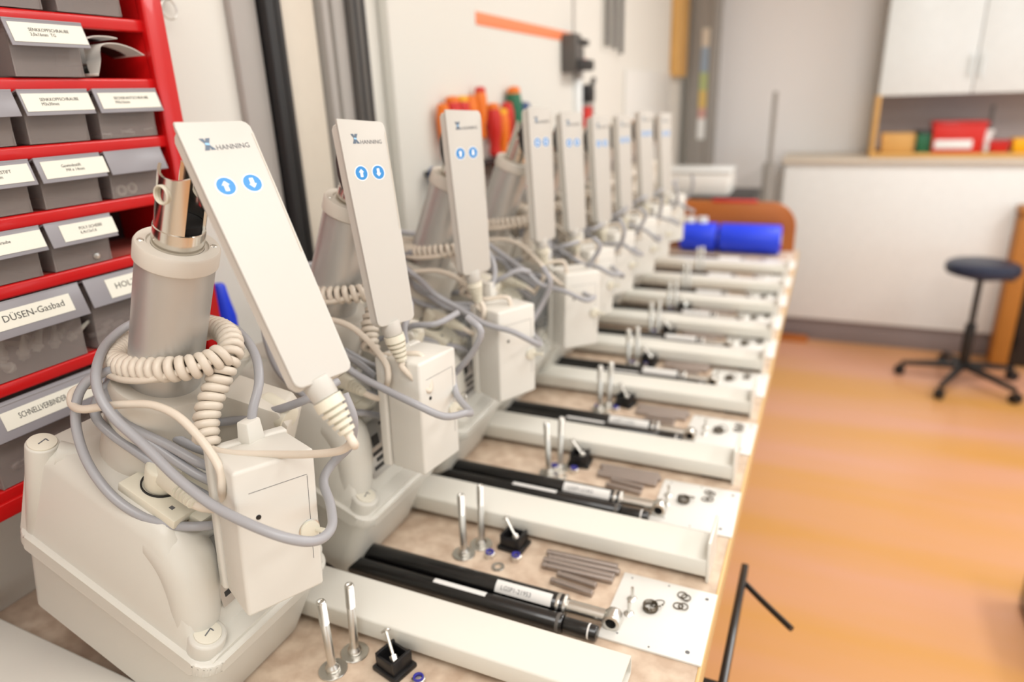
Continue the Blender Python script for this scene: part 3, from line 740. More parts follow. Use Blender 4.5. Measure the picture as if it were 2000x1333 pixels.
for k in range(9):
    o = psus[k]
    pm = psu_matrix(*PS[k]); o.matrix_world = pm
    tag(o, 'cream power supply box with small lock, hanging ' + ['on the motor closest to the camera', 'on the second motor', 'on the third motor', 'on the fourth motor', 'on the fifth motor', 'on the sixth motor', 'on the seventh motor', 'on the eighth motor', 'on the farthest motor'][k], 'power supply', 'power supply boxes on the lift motors')
    inv = pm.inverted()
    MB().tube(shift(CB['Wt'], k), .0036, n=10, smooth=8 if k == 0 else 4).build('supply_cord', 'whitecable', o, sharp=80, fr=inv)
    off = Vector((0, OFF[k], 0))
    # angled mains plug in the inlet
    up = (UNIT_M.to_3x3() @ Vector((0, 0, 1))); base = UNIT_M @ Vector((-.118, .044, .2195)) + off
    q = Vector(CB['P'][0]) + off
    top = base+up*.017
    pl = MB(); pl.cyl(.0152, 0, .026, along(base, up), n=28, bev=.003)
    dr = (q-top).normalized()
    pl.tube([top, top.lerp(q, .35), top.lerp(q, .6)], lambda s_: .0115-.0035*s_, n=16, smooth=4)
    pl = pl.build('mains_plug', 'cream', o, sharp=50, fr=inv)
    rb = MB(); a = top.lerp(q, .58); L = (q-a).length; pr = [(.004, 0)]
    for i in range(5):
        z0 = L*i/5; rr = .0078-.0007*i
        pr += [(.0042, z0+.0005), (rr, z0+.0008), (rr, z0+L/5*.62), (.0042, z0+L/5*.66)]
    rb.lathe(pr+[(.0034, L+.002)], along(a, dr), 18); rb.build('plug_strain_relief', 'cream', o, sharp=25, fr=inv)
    MB().tube(shift(CB['P'], k), .0036, n=10).build('plug_cord', 'whitecable', o, sharp=80, fr=inv)

# ------------------------------------------------------------------ parts laid out on the bench
YB = [.4795, .716, .955, 1.198, 1.42, 1.625, 1.83, 2.04, 2.27]
BEAMPOS = ['nearest full one, by the first pair of bolts', 'second, behind the first gas springs', 'third, behind the second gas springs', 'fourth, behind the third gas springs', 'fifth along the bench', 'sixth along the bench', 'seventh along the bench', 'eighth along the bench', 'farthest, before the blue rolls']
def beam(y, x0, x1, label, endplate):
    t = empty('steel_beam', (x0, y, 0)); L = x1-x0
    tag(t, label, 'beam', 'white rectangular beams across the bench')
    w, h, th, zb = .060, .0245, .0022, .0070
    b = MB()   # hollow tube: four walls with rounded long edges
    o_ = rrect(w, h, .0028, 3, w/2, h/2+zb); i_ = rrect(w-2*th, h-2*th, .0012, 3, w/2, h/2+zb)
    X = lambda p, x: (x, p[0], p[1])
    n = len(o_)
    A = [[b.bm.verts.new(X(p, x)) for p in prof] for x in (0, L) for prof in (o_, i_)]
    for k in range(n):
        k2 = (k+1) % n
        b.bm.faces.new((A[0][k], A[0][k2], A[2][k2], A[2][k])); b.bm.faces.new((A[1][k2], A[1][k], A[3][k], A[3][k2]))
        b.bm.faces.new((A[0][k2], A[0][k], A[1][k], A[1][k2])); b.bm.faces.new((A[2][k], A[2][k2], A[3][k2], A[3][k]))
    b.build('tube', 'beam', t)
    for fx in (.02, L-.03): MB().box((fx, .032, zb/2), (.03, .044, zb)).build('foot_pad', 'black', t)
    if endplate:
        MB().box((L+.002, .031, .029), (.004, .064, .058), bev=.0012).build('end_plate', 'beam', t)
    return t
for k, y in enumerate(YB):
    x0 = -.555 if k else -.535
    beam(y, x0, -.129 if k == 0 else -.083, 'white rectangular steel beam lying across the bench, ' + BEAMPOS[k], k > 0)
b0 = beam(.2665, -.862, -.15, 'white steel beam in the lower left corner in front of the nearest motor', False)
b0.rotation_euler = (0, 0, R(-1.0))
# small dark tube end at the lower left
e0 = MB().cyl(.0125, 0, .3, frame((-.715, .246, .0126), (0, 1, 0), (0, 0, 1), (-1, 0, 0)) @ Matrix.Translation((0, 0, -.15)), n=28, bev=.003).build('gas_spring', 'blackm')
tag(e0, 'black gas spring lying before the beam at the lower left corner', 'gas spring')

def gas_spring_big(y, k, lab):
    t = empty('gas_spring', (-.52, y, .0127)); tag(t, lab, 'gas spring', 'black gas springs on the bench')
    ax = frame((0, 0, 0), (0, 1, 0), (0, 0, 1), (1, 0, 0))
    MB().cyl(.0125, -.004, .300, ax, n=32, bev=.003).build('cylinder', 'blackm', t)
    MB().lathe([(.0129, .288), (.0133, .290), (.0129, .292)], ax, 32).lathe([(.0129, .296), (.0135, .2975), (.0120, .300)], ax, 32).build('end_ring', 'zinc', t)
    b = MB(); b.lathe([(.0045, -.048), (.0075, -.046), (.0075, -.034), (.005, -.033), (.005, -.024), (.007, -.023), (.007, -.012), (.005, -.011), (.005, -.002)], ax, 20); b.build('thread_end', 'black', t)
    MB().cyl(.0022, .0, .004, frame((-.029, 0, .006)), n=12).build('thread_nut', 'zinc', t)
    r_ = MB().cyl(.0085, .300, .345, ax, n=24).build('piston_rod', 'zinc', t)
    eye = MB(); eye.lathe([(.0062, -.0085), (.0098, -.0085), (.0104, -.007), (.0104, .007), (.0098, .0085), (.0062, .0085), (.0062, -.0085)], frame((.3535, 0, 0), (1, 0, 0), (0, 0, 1), (0, -1, 0)), 30, cap=False)
    eye.build('rod_eye', 'zinc', t, sharp=30); MB().cyl(.0061, -.003, .003, frame((.3535, 0, 0), (1, 0, 0), (0, 0, 1), (0, -1, 0)), n=20).build('eye_bush', 'blackd', t)
    s = MB(); L = 10; vs = []
    for i in range(L+1):
        a = R(16+(86-16)*i/L); vs.append([s.bm.verts.new((x, -.01268*math.cos(a), .01268*math.sin(a))) for x in (.212, .283)])
    for i in range(L): s.bm.faces.new((vs[i][0], vs[i][1], vs[i+1][1], vs[i+1][0]))
    st = s.build('type_label', 'sticker', t)
    if k < 3:
        text_mesh('label_print', 'LGSP1-21953', .0075, 'greyink', t, frame((.219, -.0109, .0078), (1, 0, 0), (0, .77, .64), (0, -.64, .77)), .95).parent = st
    return t
def gas_spring_slim(y, k, lab):
    t = empty('gas_spring', (-.56, y, .0108)); tag(t, lab, 'gas spring', 'black gas springs on the bench')
    ax = frame((0, 0, 0), (0, 1, 0), (0, 0, 1), (1, 0, 0))
    MB().cyl(.0106, .0, .345, ax, n=30, bev=.003).build('cylinder', 'blackm', t)
    MB().lathe([(.0109, .337), (.0112, .339), (.0109, .341)], ax, 30).build('end_ring', 'darkgrey', t)
    MB().cyl(.0085, .345, .384, ax, n=24, bev=.002).build('rod_sleeve', 'blackm', t)
    MB().lathe([(.0087, .3735), (.0088, .3745), (.0087, .3755)], ax, 24).build('sleeve_mark', 'sticker', t)
    s = MB(); vs = []
    for i in range(7):
        a = R(72+40*i/6); vs.append([s.bm.verts.new((x, -.01078*math.cos(a), .01078*math.sin(a))) for x in (.178, .248)])
    for i in range(6): s.bm.faces.new((vs[i][0], vs[i][1], vs[i+1][1], vs[i+1][0]))
    s.build('type_label', 'sticker', t)
    return t
for k in range(9):
    y = YB[k]
    gas_spring_big(y+.1215-.001*(k % 3), k, 'thick black gas spring with silver rod eye, %s on the bench' % ORD[k])
    gas_spring_slim(y+.0955-.0008*(k % 2), k, 'slim black gas spring against the beam, %s on the bench' % ORD[k])

def make_bolt():
    t = empty('long_bolt')
    # carriage style bolt standing head down on a large washer
    MB().lathe([(.0128, 0.0), (.0132, .0008), (.0128, .0016), (.0043, .0016)], None, 32).build('washer', 'zinc', t)
    MB().lathe([(.0060, .0016), (.0066, .003), (.0062, .006), (.0044, .0078), (.0039, .010), (.0039, .062), (.0036, .0625)], None, 24).build('shank', 'zinc', t)
    prof = [(.0036, .062)]; z = .0625
    while z < .089: prof += [(.0044, z), (.0039, z+.0005)]; z += .00105
    prof += [(.0036, z+.001), (.0026, z+.0012), (.0022, z-.0006), (0, z-.0006)]
    MB().lathe(prof, None, 20).build('thread', 'zinc', t, sharp=80)
    return t
bolt = make_bolt()
BP = [((-.4245, .4315), (-.4195, .4570)), ((-.386, .657), (-.3795, .680)), ((-.355, .889), (-.350, .905)), ((-.349, 1.141), (-.343, 1.158))]
for k in range(4, 9): BP.append(((-.352, YB[k]-.06), (-.345, YB[k]-.042)))
first = True
for k in range(9):
    for q in range(2):
        o = bolt if first else copy_tree(bolt); first = False
        x, y = BP[k][q]
        if q == 1 and k == 0: x, y = -.4175, .4605
        if q == 1 and k > 0: x, y = x+.006, y+.004
        o.scale = (1.18, 1.18, 1); o.location = (x, y, 0); o.rotation_euler = (R(random.uniform(-1.5, 1.5)) if k else 0, R(-1 if q == 0 else -2.5), random.random()*6)
        tag(o, 'long zinc bolt standing upright on its washer, %s pair, %s' % (ORD[k], ['front bolt', 'rear bolt beside the beam'][q]), 'bolt', 'long bolts standing on the bench')

def make_plug():
    t = empty('tube_plug')
    b = MB(); b.box((0, 0, .003), (.036, .032, .006), bev=.0015)
    for s_ in (-1, 1): b.box((s_*.0125, 0, .014), (.0035, .026, .018), bev=.0008); b.box((0, s_*.0115, .0125), (.025, .003, .015), bev=.0008)
    b.build('plug_body', 'black', t)
    return t
def make_cap_screw():
    t = empty('cap_screw', m=Matrix())
    b = MB(); ax = along((.006, -.004, .018), (-.62, .28, .60))
    b.cyl(.0018, -.004, .030, ax, n=12); b.build('shank', 'zinc', t)
    MB().lathe([(.0055, .030), (.005, .0315), (.002, .033), (0, .033)], ax, 16).build('head', 'zinc', t)
    MB().lathe([(.0042, -.004), (.0046, .001), (.0042, .005)], ax, 6).build('nut', 'zinc', t)
    return t
plug, cscrew = make_plug(), make_cap_screw()
CP = [(-.364, .4585), (-.330, .700), (-.318, .935), (-.308, 1.182)] + [(-.315, YB[k]-.022) for k in range(4, 9)]
for k in range(7):
    o = plug if k == 0 else copy_tree(plug); x, y = CP[k]; y = min(y, YB[k]-.020)
    rz = R(-14 + 9*(k % 3)); o.location = (x, y, 0); o.rotation_euler = (0, 0, rz)
    tag(o, 'black square plastic tube plug on the bench before the beam, %s one' % ORD[k], 'plug', 'black tube plugs on the bench')
    o = cscrew if k == 0 else copy_tree(cscrew); o.location = (x, y, 0); o.rotation_euler = (0, 0, rz)
    tag(o, 'small zinc screw with nut leaning in the %s black tube plug' % ORD[k], 'screw', 'small screws standing in the tube plugs')

def make_nut():
    t = empty('lock_nut')
    MB().lathe([(.0038, 0), (.0074, 0), (.0076, .001), (.0076, .0062), (.0064, .0070)], None, 6).build('nut_body', 'zinc', t)
    MB().lathe([(.0034, .0066), (.0058, .0066), (.0056, .0090), (.0044, .0093), (.0034, .0074)], None, 20, cap=False).build('nylon_ring', 'nutblue', t)
    return t
nut = make_nut(); first = True
washer0 = None
for k in range(6):
    for q, (dx, dy) in enumerate(((-.351, .6645), (-.3165, .6715))):
        o = nut if first else copy_tree(nut); first = False
        o.location = (dx+random.uniform(-.003, .003)*(k > 0), dy+YB[k]-YB[0]+random.uniform(-.003, .003)*(k > 0), 0); o.rotation_euler = (0, 0, random.random())
        tag(o, 'small lock nut with blue nylon ring, %s group on the bench, %s one' % (ORD[k], ['left', 'right'][q]), 'nut', 'lock nuts on the bench')
    if washer0 is None: o = washer0 = MB().lathe([(.0042, 0), (.0084, 0), (.0088, .0008), (.0084, .0016), (.0042, .0016), (.0042, 0)], None, 28, cap=False).build('flat_washer', 'zinc')
    else: o = copy_tree(washer0)
    o.location = (-.332, .649+YB[k]-YB[0], 0.0)
    tag(o, 'flat zinc washer lying before the lock nuts, %s group' % ORD[k], 'washer', 'flat washers on the bench')
# a round nut at the lower picture edge near the first plug
o = copy_tree(nut); o.location = (-.330, .4515, 0); tag(o, 'zinc lock nut at the lower picture edge right of the nearest plug', 'nut', 'lock nuts on the bench')

pin0 = None
for k in range(6):
    dy = YB[k]-YB[0]
    rows = [(-.2355, .6985, .094, 0), (-.2305, .6895, .094, 0), (-.234, .6805, .094, 0), (-.233, .6715, .092, 0), (-.229, .6590, .052, 1), (-.2305, .6440, .056, 1)]
    for q, (x, y, L, short) in enumerate(rows):
        t = empty('steel_pin', (x, y+dy-.0, .0042)); t.rotation_euler = (0, 0, R((1.5 if not short else -5)+random.uniform(-1.2, 1.2)))
        r_ = .0042
        ax = frame((0, 0, 0), (0, 1, 0), (0, 0, 1), (1, 0, 0))
        MB().lathe([(r_-.0008, -L/2), (r_, -L/2+.0008), (r_, -L/2+.006), (r_-.0008, -L/2+.0062), (r_-.0008, -L/2+.0078), (r_, -L/2+.008), (r_, L/2-.0008), (r_-.0008, L/2)], ax, 16).build('pin_body', 'pin', t)
        tag(t, ('short steel pin with groove lying apart from the %s pin bundle' if short else 'long grey steel pin in the %s bundle beside the white plate') % ORD[k], 'pin', ('short' if short else 'long') + ' steel pins by the %s plate' % ORD[k])

# white drilled plates with screws and rings
def make_plate():
    t = empty('steel_plate')
    MB().box((0, 0, .0015), (.113, .116, .003), bev=.0008).build('sheet', 'plate', t)
    for (x, y, r_) in ((.046, .045, .0022), (.040, -.045, .0025), (.0, -.053, .0012), (-.037, -.046, .0012), (.0, .052, .0012), (-.045, .05, .0012)):
        MB().cyl(r_, .0030, .0033, frame((x, y, 0)), n=14).build('hole', 'greyink', t)
    return t
plate = make_plate()
def make_mscrew():
    t = empty('machine_screw')
    MB().lathe([(.0058, 0), (.006, .0006), (.0045, .002), (.002, .0026)], None, 20).build('head', 'zinc', t)
    MB().cyl(.0019, .0024, .017, None, n=14).build('shank', 'zinc', t)
    return t
ms = make_mscrew(); first = True
ring0 = {}
def snap_ring(R1, x, y, z, lab, grp, rx=0, ry=0):
    key = R1
    if key not in ring0:
        b = MB(); a = [(R1*math.cos(R(12+336*i/40)), R1*math.sin(R(12+336*i/40)), 0) for i in range(41)]
        b.tube(a, .0007, n=6, smooth=0); b.ball((a[0][0], a[0][1], 0), .0012, n=8); b.ball((a[-1][0], a[-1][1], 0), .0012, n=8)
        o = ring0[key] = b.build('snap_ring', 'ringsteel')
    else: o = copy_tree(ring0[key])
    o.location = (x, y, z); o.rotation_euler = (R(rx), R(ry), random.random()*6)
    return tag(o, lab, 'ring', grp)
for k in range(9):
    dy = YB[k]-YB[0]
    o = plate if k == 0 else copy_tree(plate); o.location = (-.1215, .638+dy, .0); o.rotation_euler = (0, 0, R(random.uniform(-1, 1) if k else 0))
    tag(o, 'square white drilled plate at the bench edge, %s one' % ORD[k], 'plate', 'white plates along the bench edge')
    jx = random.uniform(-.008, .008) if k else 0
    for q, (x, y) in enumerate(((-.157, .651), (-.1545, .626))):
        o = ms if first else copy_tree(ms); first = False
        o.location = (x+jx, y+dy, .0031); o.rotation_euler = (0, 0, 0)
        tag(o, 'tiny zinc screw standing head down on the %s plate, %s one' % (ORD[k], ['rear', 'front'][q]), 'screw', 'tiny screws on the white plates')
    if k < 7:
        g = 'snap rings on the %s plate' % ORD[k]
        for q in range(5): snap_ring(.0080, -.1335+.0008*(q % 2)+jx, .6425+dy+.0006*(q % 3), .0039+.0014*q, 'larger steel ring stacked on the %s white plate' % ORD[k], g)
        snap_ring(.0080, -.1265+jx, .649+dy, .0082, 'larger steel ring leaning on the stack, %s plate' % ORD[k], g, 6, -22)
        for q, (x, y) in enumerate(((-.1035, .679), (-.0985, .675), (-.1045, .659), (-.0985, .659))):
            snap_ring(.0052, x+jx, y+dy, .0039+.0010*(q % 2), 'small steel ring in the loose group, %s white plate' % ORD[k], g)

# ------------------------------------------------------------------ along the left wall
WX = -.864
def wallbox(name, y0, y1, z0, z1, d, m, label, cat, grp=None, bev=.003, extra=None, x0=WX):
    t = empty(name, (x0, (y0+y1)/2, z0)); tag(t, label, cat, grp)
    MB().box((d/2, 0, (z1-z0)/2), (d, y1-y0, z1-z0), bev=bev).build('profile_body', m, t)
    if extra: extra(t, y1-y0, z1-z0, d)
    return t
def grooves(ys, m, w_=.004):
    def f(t, W, H, d):
        for y in ys: MB().box((d+.0006, y, H/2), (.0015, w_, H-.01)).build('groove', m, t)
    return f
wallbox('upright_rail', .872, .926, .0, 1.5, .014, 'greyprof', 'pale grey vertical rail left of the black upright behind the nearest hand control', 'rail', 'upright profiles on the wall')
wallbox('upright_rail', .930, .966, .0, 1.5, .03, 'darkstrip', 'black vertical upright on the wall behind the nearest hand control', 'rail', 'upright profiles on the wall', extra=grooves([.004], 'black'))
wallbox('upright_panel', .972, 1.062, .0, 1.5, .02, 'profile', 'cream vertical panel between the black upright and the grey rails', 'panel', 'upright profiles on the wall', bev=.008)
wallbox('upright_rail', 1.078, 1.096, .0, 1.5, .024, 'greyprof', 'narrow grey rail right of the cream panel', 'rail', 'upright profiles on the wall')
wallbox('upright_rail', 1.122, 1.158, .0, 1.5, .012, 'greyprof', 'flat bluish grey rail beside the dark double rail', 'rail', 'upright profiles on the wall')
wallbox('upright_rail', 1.160, 1.206, .0, 1.5, .026, 'darkgrey', 'dark grey double rail above the second hand control', 'rail', 'upright profiles on the wall', extra=grooves([-.012, .012], 'darkstrip', .008))
# white board with orange tape
bd = empty('white_board', (WX+.002, 1.84, .05)); tag(bd, 'large white board on the wall behind the screwdrivers, with dark right edge', 'board')
MB().box((.012, 0, .75), (.024, 1.12, 1.5), bev=.003).build('board_panel', 'wall', bd)
MB().box((.013, .566, .75), (.028, .010, 1.5)).build('board_edge', 'greyprof', bd)
o = MB().box((0, 0, 0), (.002, .72, .030), bev=.0005).build('tape_strip', 'strip'); o.location = (WX+.027, 2.03, .752); o.rotation_euler = (R(-.6), 0, 0)
tag(o, 'orange tape strip across the upper part of the white board', 'tape')

# screwdrivers in a rack on the board
rk = empty('tool_rack', (WX+.025, 1.62, .41)); tag(rk, 'dark screwdriver rack on the white board behind the hand controls', 'rack')
MB().box((.02, 0, 0), (.04, .5, .012), bev=.002).box((.02, 0, -.12), (.04, .5, .012), bev=.002).build('rack_bar', 'darkstrip', rk)
def screwdriver(y, z, hm, cm, r, L, label, tilt=0, x=WX+.05):
    t = empty('screwdriver', m=Matrix.Translation((x, y, z)) @ Matrix.Rotation(R(tilt), 4, 'X')); tag(t, label, 'screwdriver', 'screwdrivers in the rack on the board')
    MB().lathe([(r*.55, 0), (r*.8, L*.06), (r*.62, L*.22), (r*.95, L*.45), (r, L*.75), (r*.8, L*.9)], None, 12).build('handle', hm, t)
    MB().lathe([(r*.82, L*.88), (r*.78, L*.97), (r*.4, L), (0, L)], None, 12).build('handle_cap', cm, t)
    MB().cyl(.003, -.11, .002, None, n=8).build('blade', 'zinc', t)
    return t
SD = [(1.440, .435, 'orange', 'orange', .017, .125, 'orange, first from the left in the rack', 3), (1.480, .455, 'redp', 'orange', .020, .120, 'red with orange cap, second in the rack', 0), (1.525, .455, 'redp', 'yellow', .019, .120, 'red with yellow cap, third in the rack', -2), (1.570, .455, 'orange', 'orange', .019, .120, 'orange and thick, fourth in the rack', 0), (1.620, .470, 'orange', 'redp', .017, .125, 'orange with red cap, fifth in the rack', -4),
      (1.700, .42, 'redp', 'orange', .021, .135, 'red with orange cap, behind the third hand control', 2), (1.750, .41, 'orange', 'yellow', .020, .130, 'orange with yellow cap, behind the third hand control', 0), (1.790, .45, 'redp', 'redp', .019, .105, 'plain red, left of the green one', 3), (1.835, .43, 'green', 'orange', .022, .165, 'green with orange cap, tallest in the rack', 0), (1.880, .41, 'bluegrey', 'bluegrey', .021, .145, 'blue, right end of the rack', -12)]
for y, z, hm, cm, r_, L, lab, tl in SD: screwdriver(y, z, hm, cm, r_, L, 'screwdriver '+lab, tl)
for y, z, hm, cm, lab in ((1.68, .335, 'redp', 'redp', 'small red, lower row left'), (1.715, .325, 'orange', 'yellow', 'small orange with yellow cap, lower row'), (1.755, .33, 'redp', 'orange', 'small red with orange cap, lower row'), (1.795, .34, 'yellow', 'yellow', 'small yellow, lower row'), (1.83, .32, 'redp', 'yellow', 'small red with yellow cap, lower row right')):
    screwdriver(y, z, hm, cm, .018, .085, 'screwdriver '+lab, 0, WX+.075)
screwdriver(1.365, .335, 'bluegrey', 'bluegrey', .008, .09, 'screwdriver slim and blue, left below the rack')

# tools right of the board
t = empty('tool_holder', (WX, 2.355, .63)); tag(t, 'dark tool holder on the wall beside the orange tape end', 'holder')
MB().box((.04, -.045, .065), (.08, .06, .12), bev=.01).box((.03, .03, .05), (.06, .09, .085), bev=.012).build('holder_body', 'darkgrey', t)
MB().box((.064, .01, .03), (.05, .16, .035), bev=.006).box((.05, .0, .10), (.06, .12, .02), bev=.004).build('clamp_jaw', 'darkstrip', t)
MB().cyl(.014, 0, .03, frame((.05, .08, .04), (1, 0, 0), (0, 0, 1), (0, 1, 0)), bev=.003).build('red_knob', 'redp', t)
t = empty('hanging_tube', (WX+.03, 2.42, .38)); tag(t, 'white tube hanging under the dark tool holder', 'tube')
MB().cyl(.022, 0, .24, None, bev=.004).build('tube_body', 'cupboard', t); MB().cyl(.023, .235, .26, None, bev=.003).build('tube_cap', 'greyprof', t)
t = empty('glue_gun', (WX+.04, 2.48, .42)); tag(t, 'red and black trigger tool hanging on the wall above the hand controls', 'tool')
MB().box((0, 0, .05), (.05, .055, .12), bev=.012).build('grip', 'redp', t)
MB().box((.0, .012, .145), (.055, .075, .07), bev=.014).tube([(0, .05, .165), (0, .085, .175), (0, .11, .20)], .009, smooth=4).box((0, .052, .09), (.03, .035, .16), bev=.008).build('gun_body', 'black', t)
MB().box((.0, .0, .112), (.052, .058, .012)).build('grey_band', 'greyprof', t)
for i, (y, z) in enumerate(((2.83, .74), (2.93, .735), (3.03, .72))):
    t = empty('hanging_rod', (WX+.02, y, z)); tag(t, 'thin dark rod hanging on the wall, %s of three' % ['left', 'middle', 'right'][i], 'rod', 'thin rods hanging on the wall')
    MB().cyl(.010, 0, .75, None, n=12).build('rod_body', 'darkgrey', t); MB().torus((0, 0, 0), .016, .003, frame((0, 0, .765), (0, 1, 0), (0, 0, 1), (1, 0, 0))).build('rod_loop', 'zinc', t)
t = empty('wooden_plank', (WX, 4.25, .64)); tag(t, 'light wooden plank fixed high on the wall at the far corner', 'plank')
MB().box((.02, 0, .5), (.04, .30, 1.0), bev=.004).build('plank_body', 'wood', t)
wallbox('white_sheet', 3.15, 4.1, .05, .66, .01, 'plate', 'bright white sheet on the wall below the wooden plank', 'sheet')

# blue capped bottle between the nearest housing and the wall
t = empty('cleaner_bottle', (-.80, .708, 0)); tag(t, 'white bottle with blue cap behind the nearest grey column', 'bottle')
MB().lathe([(.024, 0), (.026, .004), (.026, .205), (.022, .222), (.012, .236), (.012, .244)], None, 28).build('bottle_body', 'cupboard', t)
MB().lathe([(.0265, .18), (.0268, .181), (.0268, .205), (.0265, .206)], None, 28).build('blue_band', 'blue', t)
MB().lathe([(.018, .238), (.018, .275), (.013, .300), (.010, .322), (.007, .326), (0, .326)], None, 24).build('bottle_cap', 'blue', t)

# ------------------------------------------------------------------ at the far end of the bench
def roll(x0, x1, label):
    t = empty('film_roll', ((x0+x1)/2, 2.585, .0525)); tag(t, label, 'roll', 'blue rolls at the bench end'); L = x1-x0
    ax = frame((0, 0, 0), (0, 1, 0), (0, 0, 1), (1, 0, 0))
    MB().cyl(.052, -L/2, L/2, ax, n=40, bev=.006).build('roll_body', 'blue', t)
    MB().lathe([(.018, -L/2-.002), (.018, L/2+.002), (.015, L/2+.002), (.015, -L/2-.002), (.018, -L/2-.002)], ax, 20, cap=False).build('roll_core', 'cream', t)
roll(-.475, -.345, 'short bright blue roll at the far bench end, left one')
roll(-.335, -.125, 'long bright blue roll at the far bench end, right one')
for i, x in enumerate((-.445, -.40)):
    t = empty('tape_reel', (x, 2.585, .1045)); tag(t, 'small white reel on top of the left blue roll, %s one' % ['left', 'right'][i], 'reel', 'small white reels on the blue roll')
    MB().lathe([(.008, 0), (.018, 0), (.018, .02), (.008, .02), (.008, 0)], None, 24, cap=False).build('reel_body', 'cupboard', t)
hb = empty('wooden_headboard', (-.28, 2.652, 0)); tag(hb, 'brown wooden panel with rounded corner standing upright at the bench end', 'panel')
pts = [(-.40, 0), (.198, 0), (.198, .075)] + [(.198-.09+.09*math.cos(R(a)), .085+.09*math.sin(R(a))) for a in range(0, 91, 10)] + [(-.40, .178)]
MB().prism(pts, -.009, .009, frame((0, 0, 0), (1, 0, 0), (0, 0, 1), (0, -1, 0)), bev=.003).build('board', 'headwood', hb)
MB().box((-.02, -.0, .176), (.16, .022, .010), bev=.002).build('red_edge_strip', 'redp', hb)
# side table with white box
st = empty('side_cabinet', (-.57, 3.4, -.9)); tag(st, 'grey side cabinet behind the wooden panel with a white box on it', 'cabinet')
MB().box((0, 0, .46), (.5, .40, .92), bev=.006).build('cabinet_body', 'greyprof', st)
MB().box((0, 0, .96), (.56, .44, .08), bev=.006).build('cabinet_top', 'darkstrip', st)
MB().box((.0, -.205, .45), (.44, .01, .8), bev=.004).build('cabinet_door', 'greyprof', st)
wbx = empty('storage_box', (-.545, 3.36, .1005)); tag(wbx, 'white box lying on the grey side cabinet at the far end', 'box')
MB().box((0, 0, .055), (.30, .20, .11), bev=.02).build('box_body', 'plate', wbx); MB().box((0, 0, .115), (.305, .205, .012), bev=.004).build('box_lid', 'cupboard', wbx)
# grey pillar with a coloured label
pl = empty('grey_upright', (-.742, 4.5, -.9)); tag(pl, 'broad grey upright profile standing in the far corner with a coloured label', 'upright')
MB().box((0, 0, 1.25), (.165, .12, 2.5), bev=.006).box((-.05, -.064, 1.25), (.02, .01, 2.5)).box((.05, -.064, 1.25), (.02, .01, 2.5)).build('upright_body', 'pillar', pl)
for i, (z0, z1, m) in enumerate(((1.70, 1.80, 'profile'), (1.56, 1.70, 'paleblue'), (1.46, 1.56, 'palegreen'), (1.36, 1.46, 'paleyellow'), (1.30, 1.36, 'palepink'), (1.18, 1.30, 'cupboard'))):
    MB().box((.012, -.0645, (z0+z1)/2), (.045, .002, z1-z0)).build('label_field', m, pl)
# thin stand
ts = empty('thin_stand', (-.305, 4.24, -.9)); tag(ts, 'thin grey pole with a thicker foot standing before the far wall', 'pole')
MB().cyl(.012, .4, 1.44, None, n=14).build('pole', 'pillar', ts)
MB().cyl(.032, .02, 1.06, None, n=20, bev=.006).build('sleeve', 'pillar', ts); MB().cyl(.065, 0, .03, None, n=32, bev=.006).build('foot', 'darkgrey', ts)

# counter with plinth
ct = empty('long_counter', (.75, 4.488, -.9)); tag(ct, 'long white counter with grey plinth along the far wall', 'counter')
MB().box((0, .0, .60), (1.95, .38, .92), bev=.005).build('counter_body', 'cupboard', ct)
MB().box((0, .012, .07), (1.90, .35, .14), bev=.003).build('plinth', 'plinth', ct)
MB().box((0, -.01, 1.067), (1.98, .42, .024), bev=.004).build('counter_top', 'profile', ct)
MB().box((-.84, -.205, .016), (.18, .06, .03), bev=.004).build('wooden_block', 'headwood', ct)
# hanging cabinet standing on the counter: wooden open shelf below, two white doors above
hc = empty('shelf_cabinet', (.82, 4.5, .18)); tag(hc, 'white two-door cabinet over an open wooden shelf on the far counter', 'cabinet')
for x in (-.608, .608): MB().box((x, 0, .16), (.02, .34, .32), bev=.002).build('shelf_side', 'wood', hc)
MB().box((0, -.005, .012), (1.24, .36, .022), bev=.002).build('shelf_board', 'wood', hc)
MB().box((0, .02, .70), (1.24, .29, .76), bev=.003).build('cabinet_body', 'greyprof', hc)
MB().box((-.008, .155, .17), (1.2, .01, .30)).build('shelf_back', 'shelfback', hc)
for i, x in enumerate((-.402, .024, .45)):
    d_ = MB().box((x, -.136, .70), (.422, .018, .765), bev=.003).build('door', 'door', hc)
    MB().cyl(.006, 0, .10, frame((x+(.19 if i == 0 else -.19), -.158, .40)), n=10).box((x+(.19 if i == 0 else -.19), -.15, .405), (.006, .012, .006)).box((x+(.19 if i == 0 else -.19), -.15, .495), (.006, .012, .006)).build('door_handle', 'door', d_)
def shelfbox(name, x, y, w_, d_, h_, m, label, cat, lid=None):
    t = empty(name, (x, y, .2035)); tag(t, label, cat)
    b = MB(); b.prism([(-w_/2+.008, -d_/2+.006), (w_/2-.008, -d_/2+.006), (w_/2-.008, d_/2-.006), (-w_/2+.008, d_/2-.006)], 0, h_, bev=.004, top=[(-w_/2, -d_/2), (w_/2, -d_/2), (w_/2, d_/2), (-w_/2, d_/2)]); b.build('body', m, t)
    if lid: MB().box((0, 0, h_+.006), (w_+.012, d_+.012, .016), bev=.004).build('rim', lid, t)
    return t
shelfbox('wooden_box', .335, 4.44, .17, .12, .10, 'wood', 'small wooden box at the left in the open far shelf', 'box')
t = shelfbox('green_box', .46, 4.42, .08, .12, .10, 'green', 'dark green box between wooden box and red crate', 'box', 'blackm')
t = shelfbox('red_crate', .605, 4.40, .24, .15, .145, 'redp', 'red crate with white lettering in the open far shelf', 'crate', 'red')
MB().box((-.02, -.0745, .045), (.17, .002, .045), bev=.0008).build('white_print', 'cupboard', t)
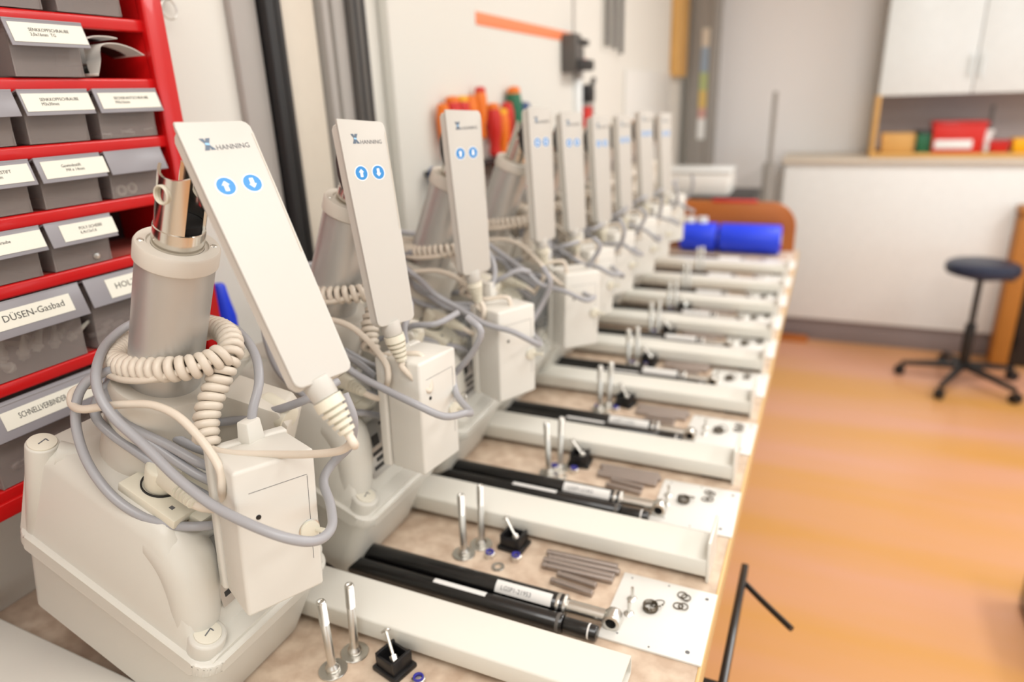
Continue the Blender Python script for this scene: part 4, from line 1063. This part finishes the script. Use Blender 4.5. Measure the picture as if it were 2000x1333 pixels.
t = shelfbox('white_bottle', .742, 4.39, .035, .035, .10, 'cupboard', 'small white bottle right of the red crate', 'bottle', 'cupboard')
t = shelfbox('red_tray', .80, 4.42, .09, .10, .045, 'redp', 'low red tray right of the white bottle in the shelf', 'tray', 'red')
t = shelfbox('yellow_box', .90, 4.40, .10, .10, .07, 'yellow', 'yellow box at the right picture edge in the shelf', 'box')
t = empty('marker_pen', (.755, 4.46, .2035)); tag(t, 'dark tall pen standing behind the white bottle', 'pen'); MB().cyl(.010, 0, .23, None, n=12, bev=.002).build('pen_body', 'darkgrey', t)

# swivel stool
sl = empty('swivel_stool', (.735, 3.86, -.9)); tag(sl, 'round dark blue swivel stool on castors near the far counter', 'stool')
MB().lathe([(0, .575), (.13, .575), (.152, .583), (.158, .60), (.155, .622), (.14, .632), (.06, .636), (0, .636)], None, 48).build('seat', 'navy', sl)
MB().cyl(.07, .556, .576, None, n=24, bev=.004).build('seat_plate', 'black', sl)
MB().cyl(.025, .08, .32, None, n=20, bev=.003).cyl(.014, .30, .56, None, n=16).build('gas_column', 'black', sl)
MB().tube([(.03, 0, .55), (.10, .03, .545), (.15, .05, .54)], .005, smooth=3).build('height_lever', 'black', sl)
for i in range(5):
    a = R(72*i+100); c, s_ = math.cos(a), math.sin(a)
    lg = MB().tube([(.02*c, .02*s_, .10), (.14*c, .14*s_, .085), (.27*c, .27*s_, .066)], lambda q: .021-.008*q, n=12, smooth=4).build('leg', 'black', sl)
    b = MB(); fr = frame((.275*c, .275*s_, .026), (c, s_, 0), (0, 0, 1), (s_, -c, 0))
    b.cyl(.026, -.019, -.006, fr, n=20, bev=.002); b.cyl(.026, .006, .019, fr, n=20, bev=.002); b.cyl(.006, .02, .07, frame((.27*c, .27*s_, 0)), n=10); b.build('castor', 'black', lg)
# wooden desk at the right edge
dk = empty('wooden_desk', (1.3, 4.24, -.9)); tag(dk, 'brown wooden desk with black drawer block cut by the right picture edge', 'desk')
MB().box((-.345, 0, .40), (.085, .10, .80), bev=.012, seg=3).build('side_panel', 'deskwood', dk)
MB().box((.02, .0, .40), (.64, .09, .78), bev=.004).build('drawer_block', 'blackm', dk)
MB().box((-.02, .0, .83), (.74, .11, .05), bev=.012, seg=3).build('desk_top', 'deskwood', dk)
cs = empty('dark_block', (.78, 1.93, -.9)); tag(cs, 'dark block on the floor at the right picture edge', 'case')
MB().box((0, 0, .09), (.26, .34, .18), bev=.02).build('block_body', 'blackm', cs); MB().tube([(-.06, 0, .18), (-.05, 0, .215), (.05, 0, .215), (.06, 0, .18)], .01, smooth=4).build('block_loop', 'black', cs)  # plain dark block with a loop on top
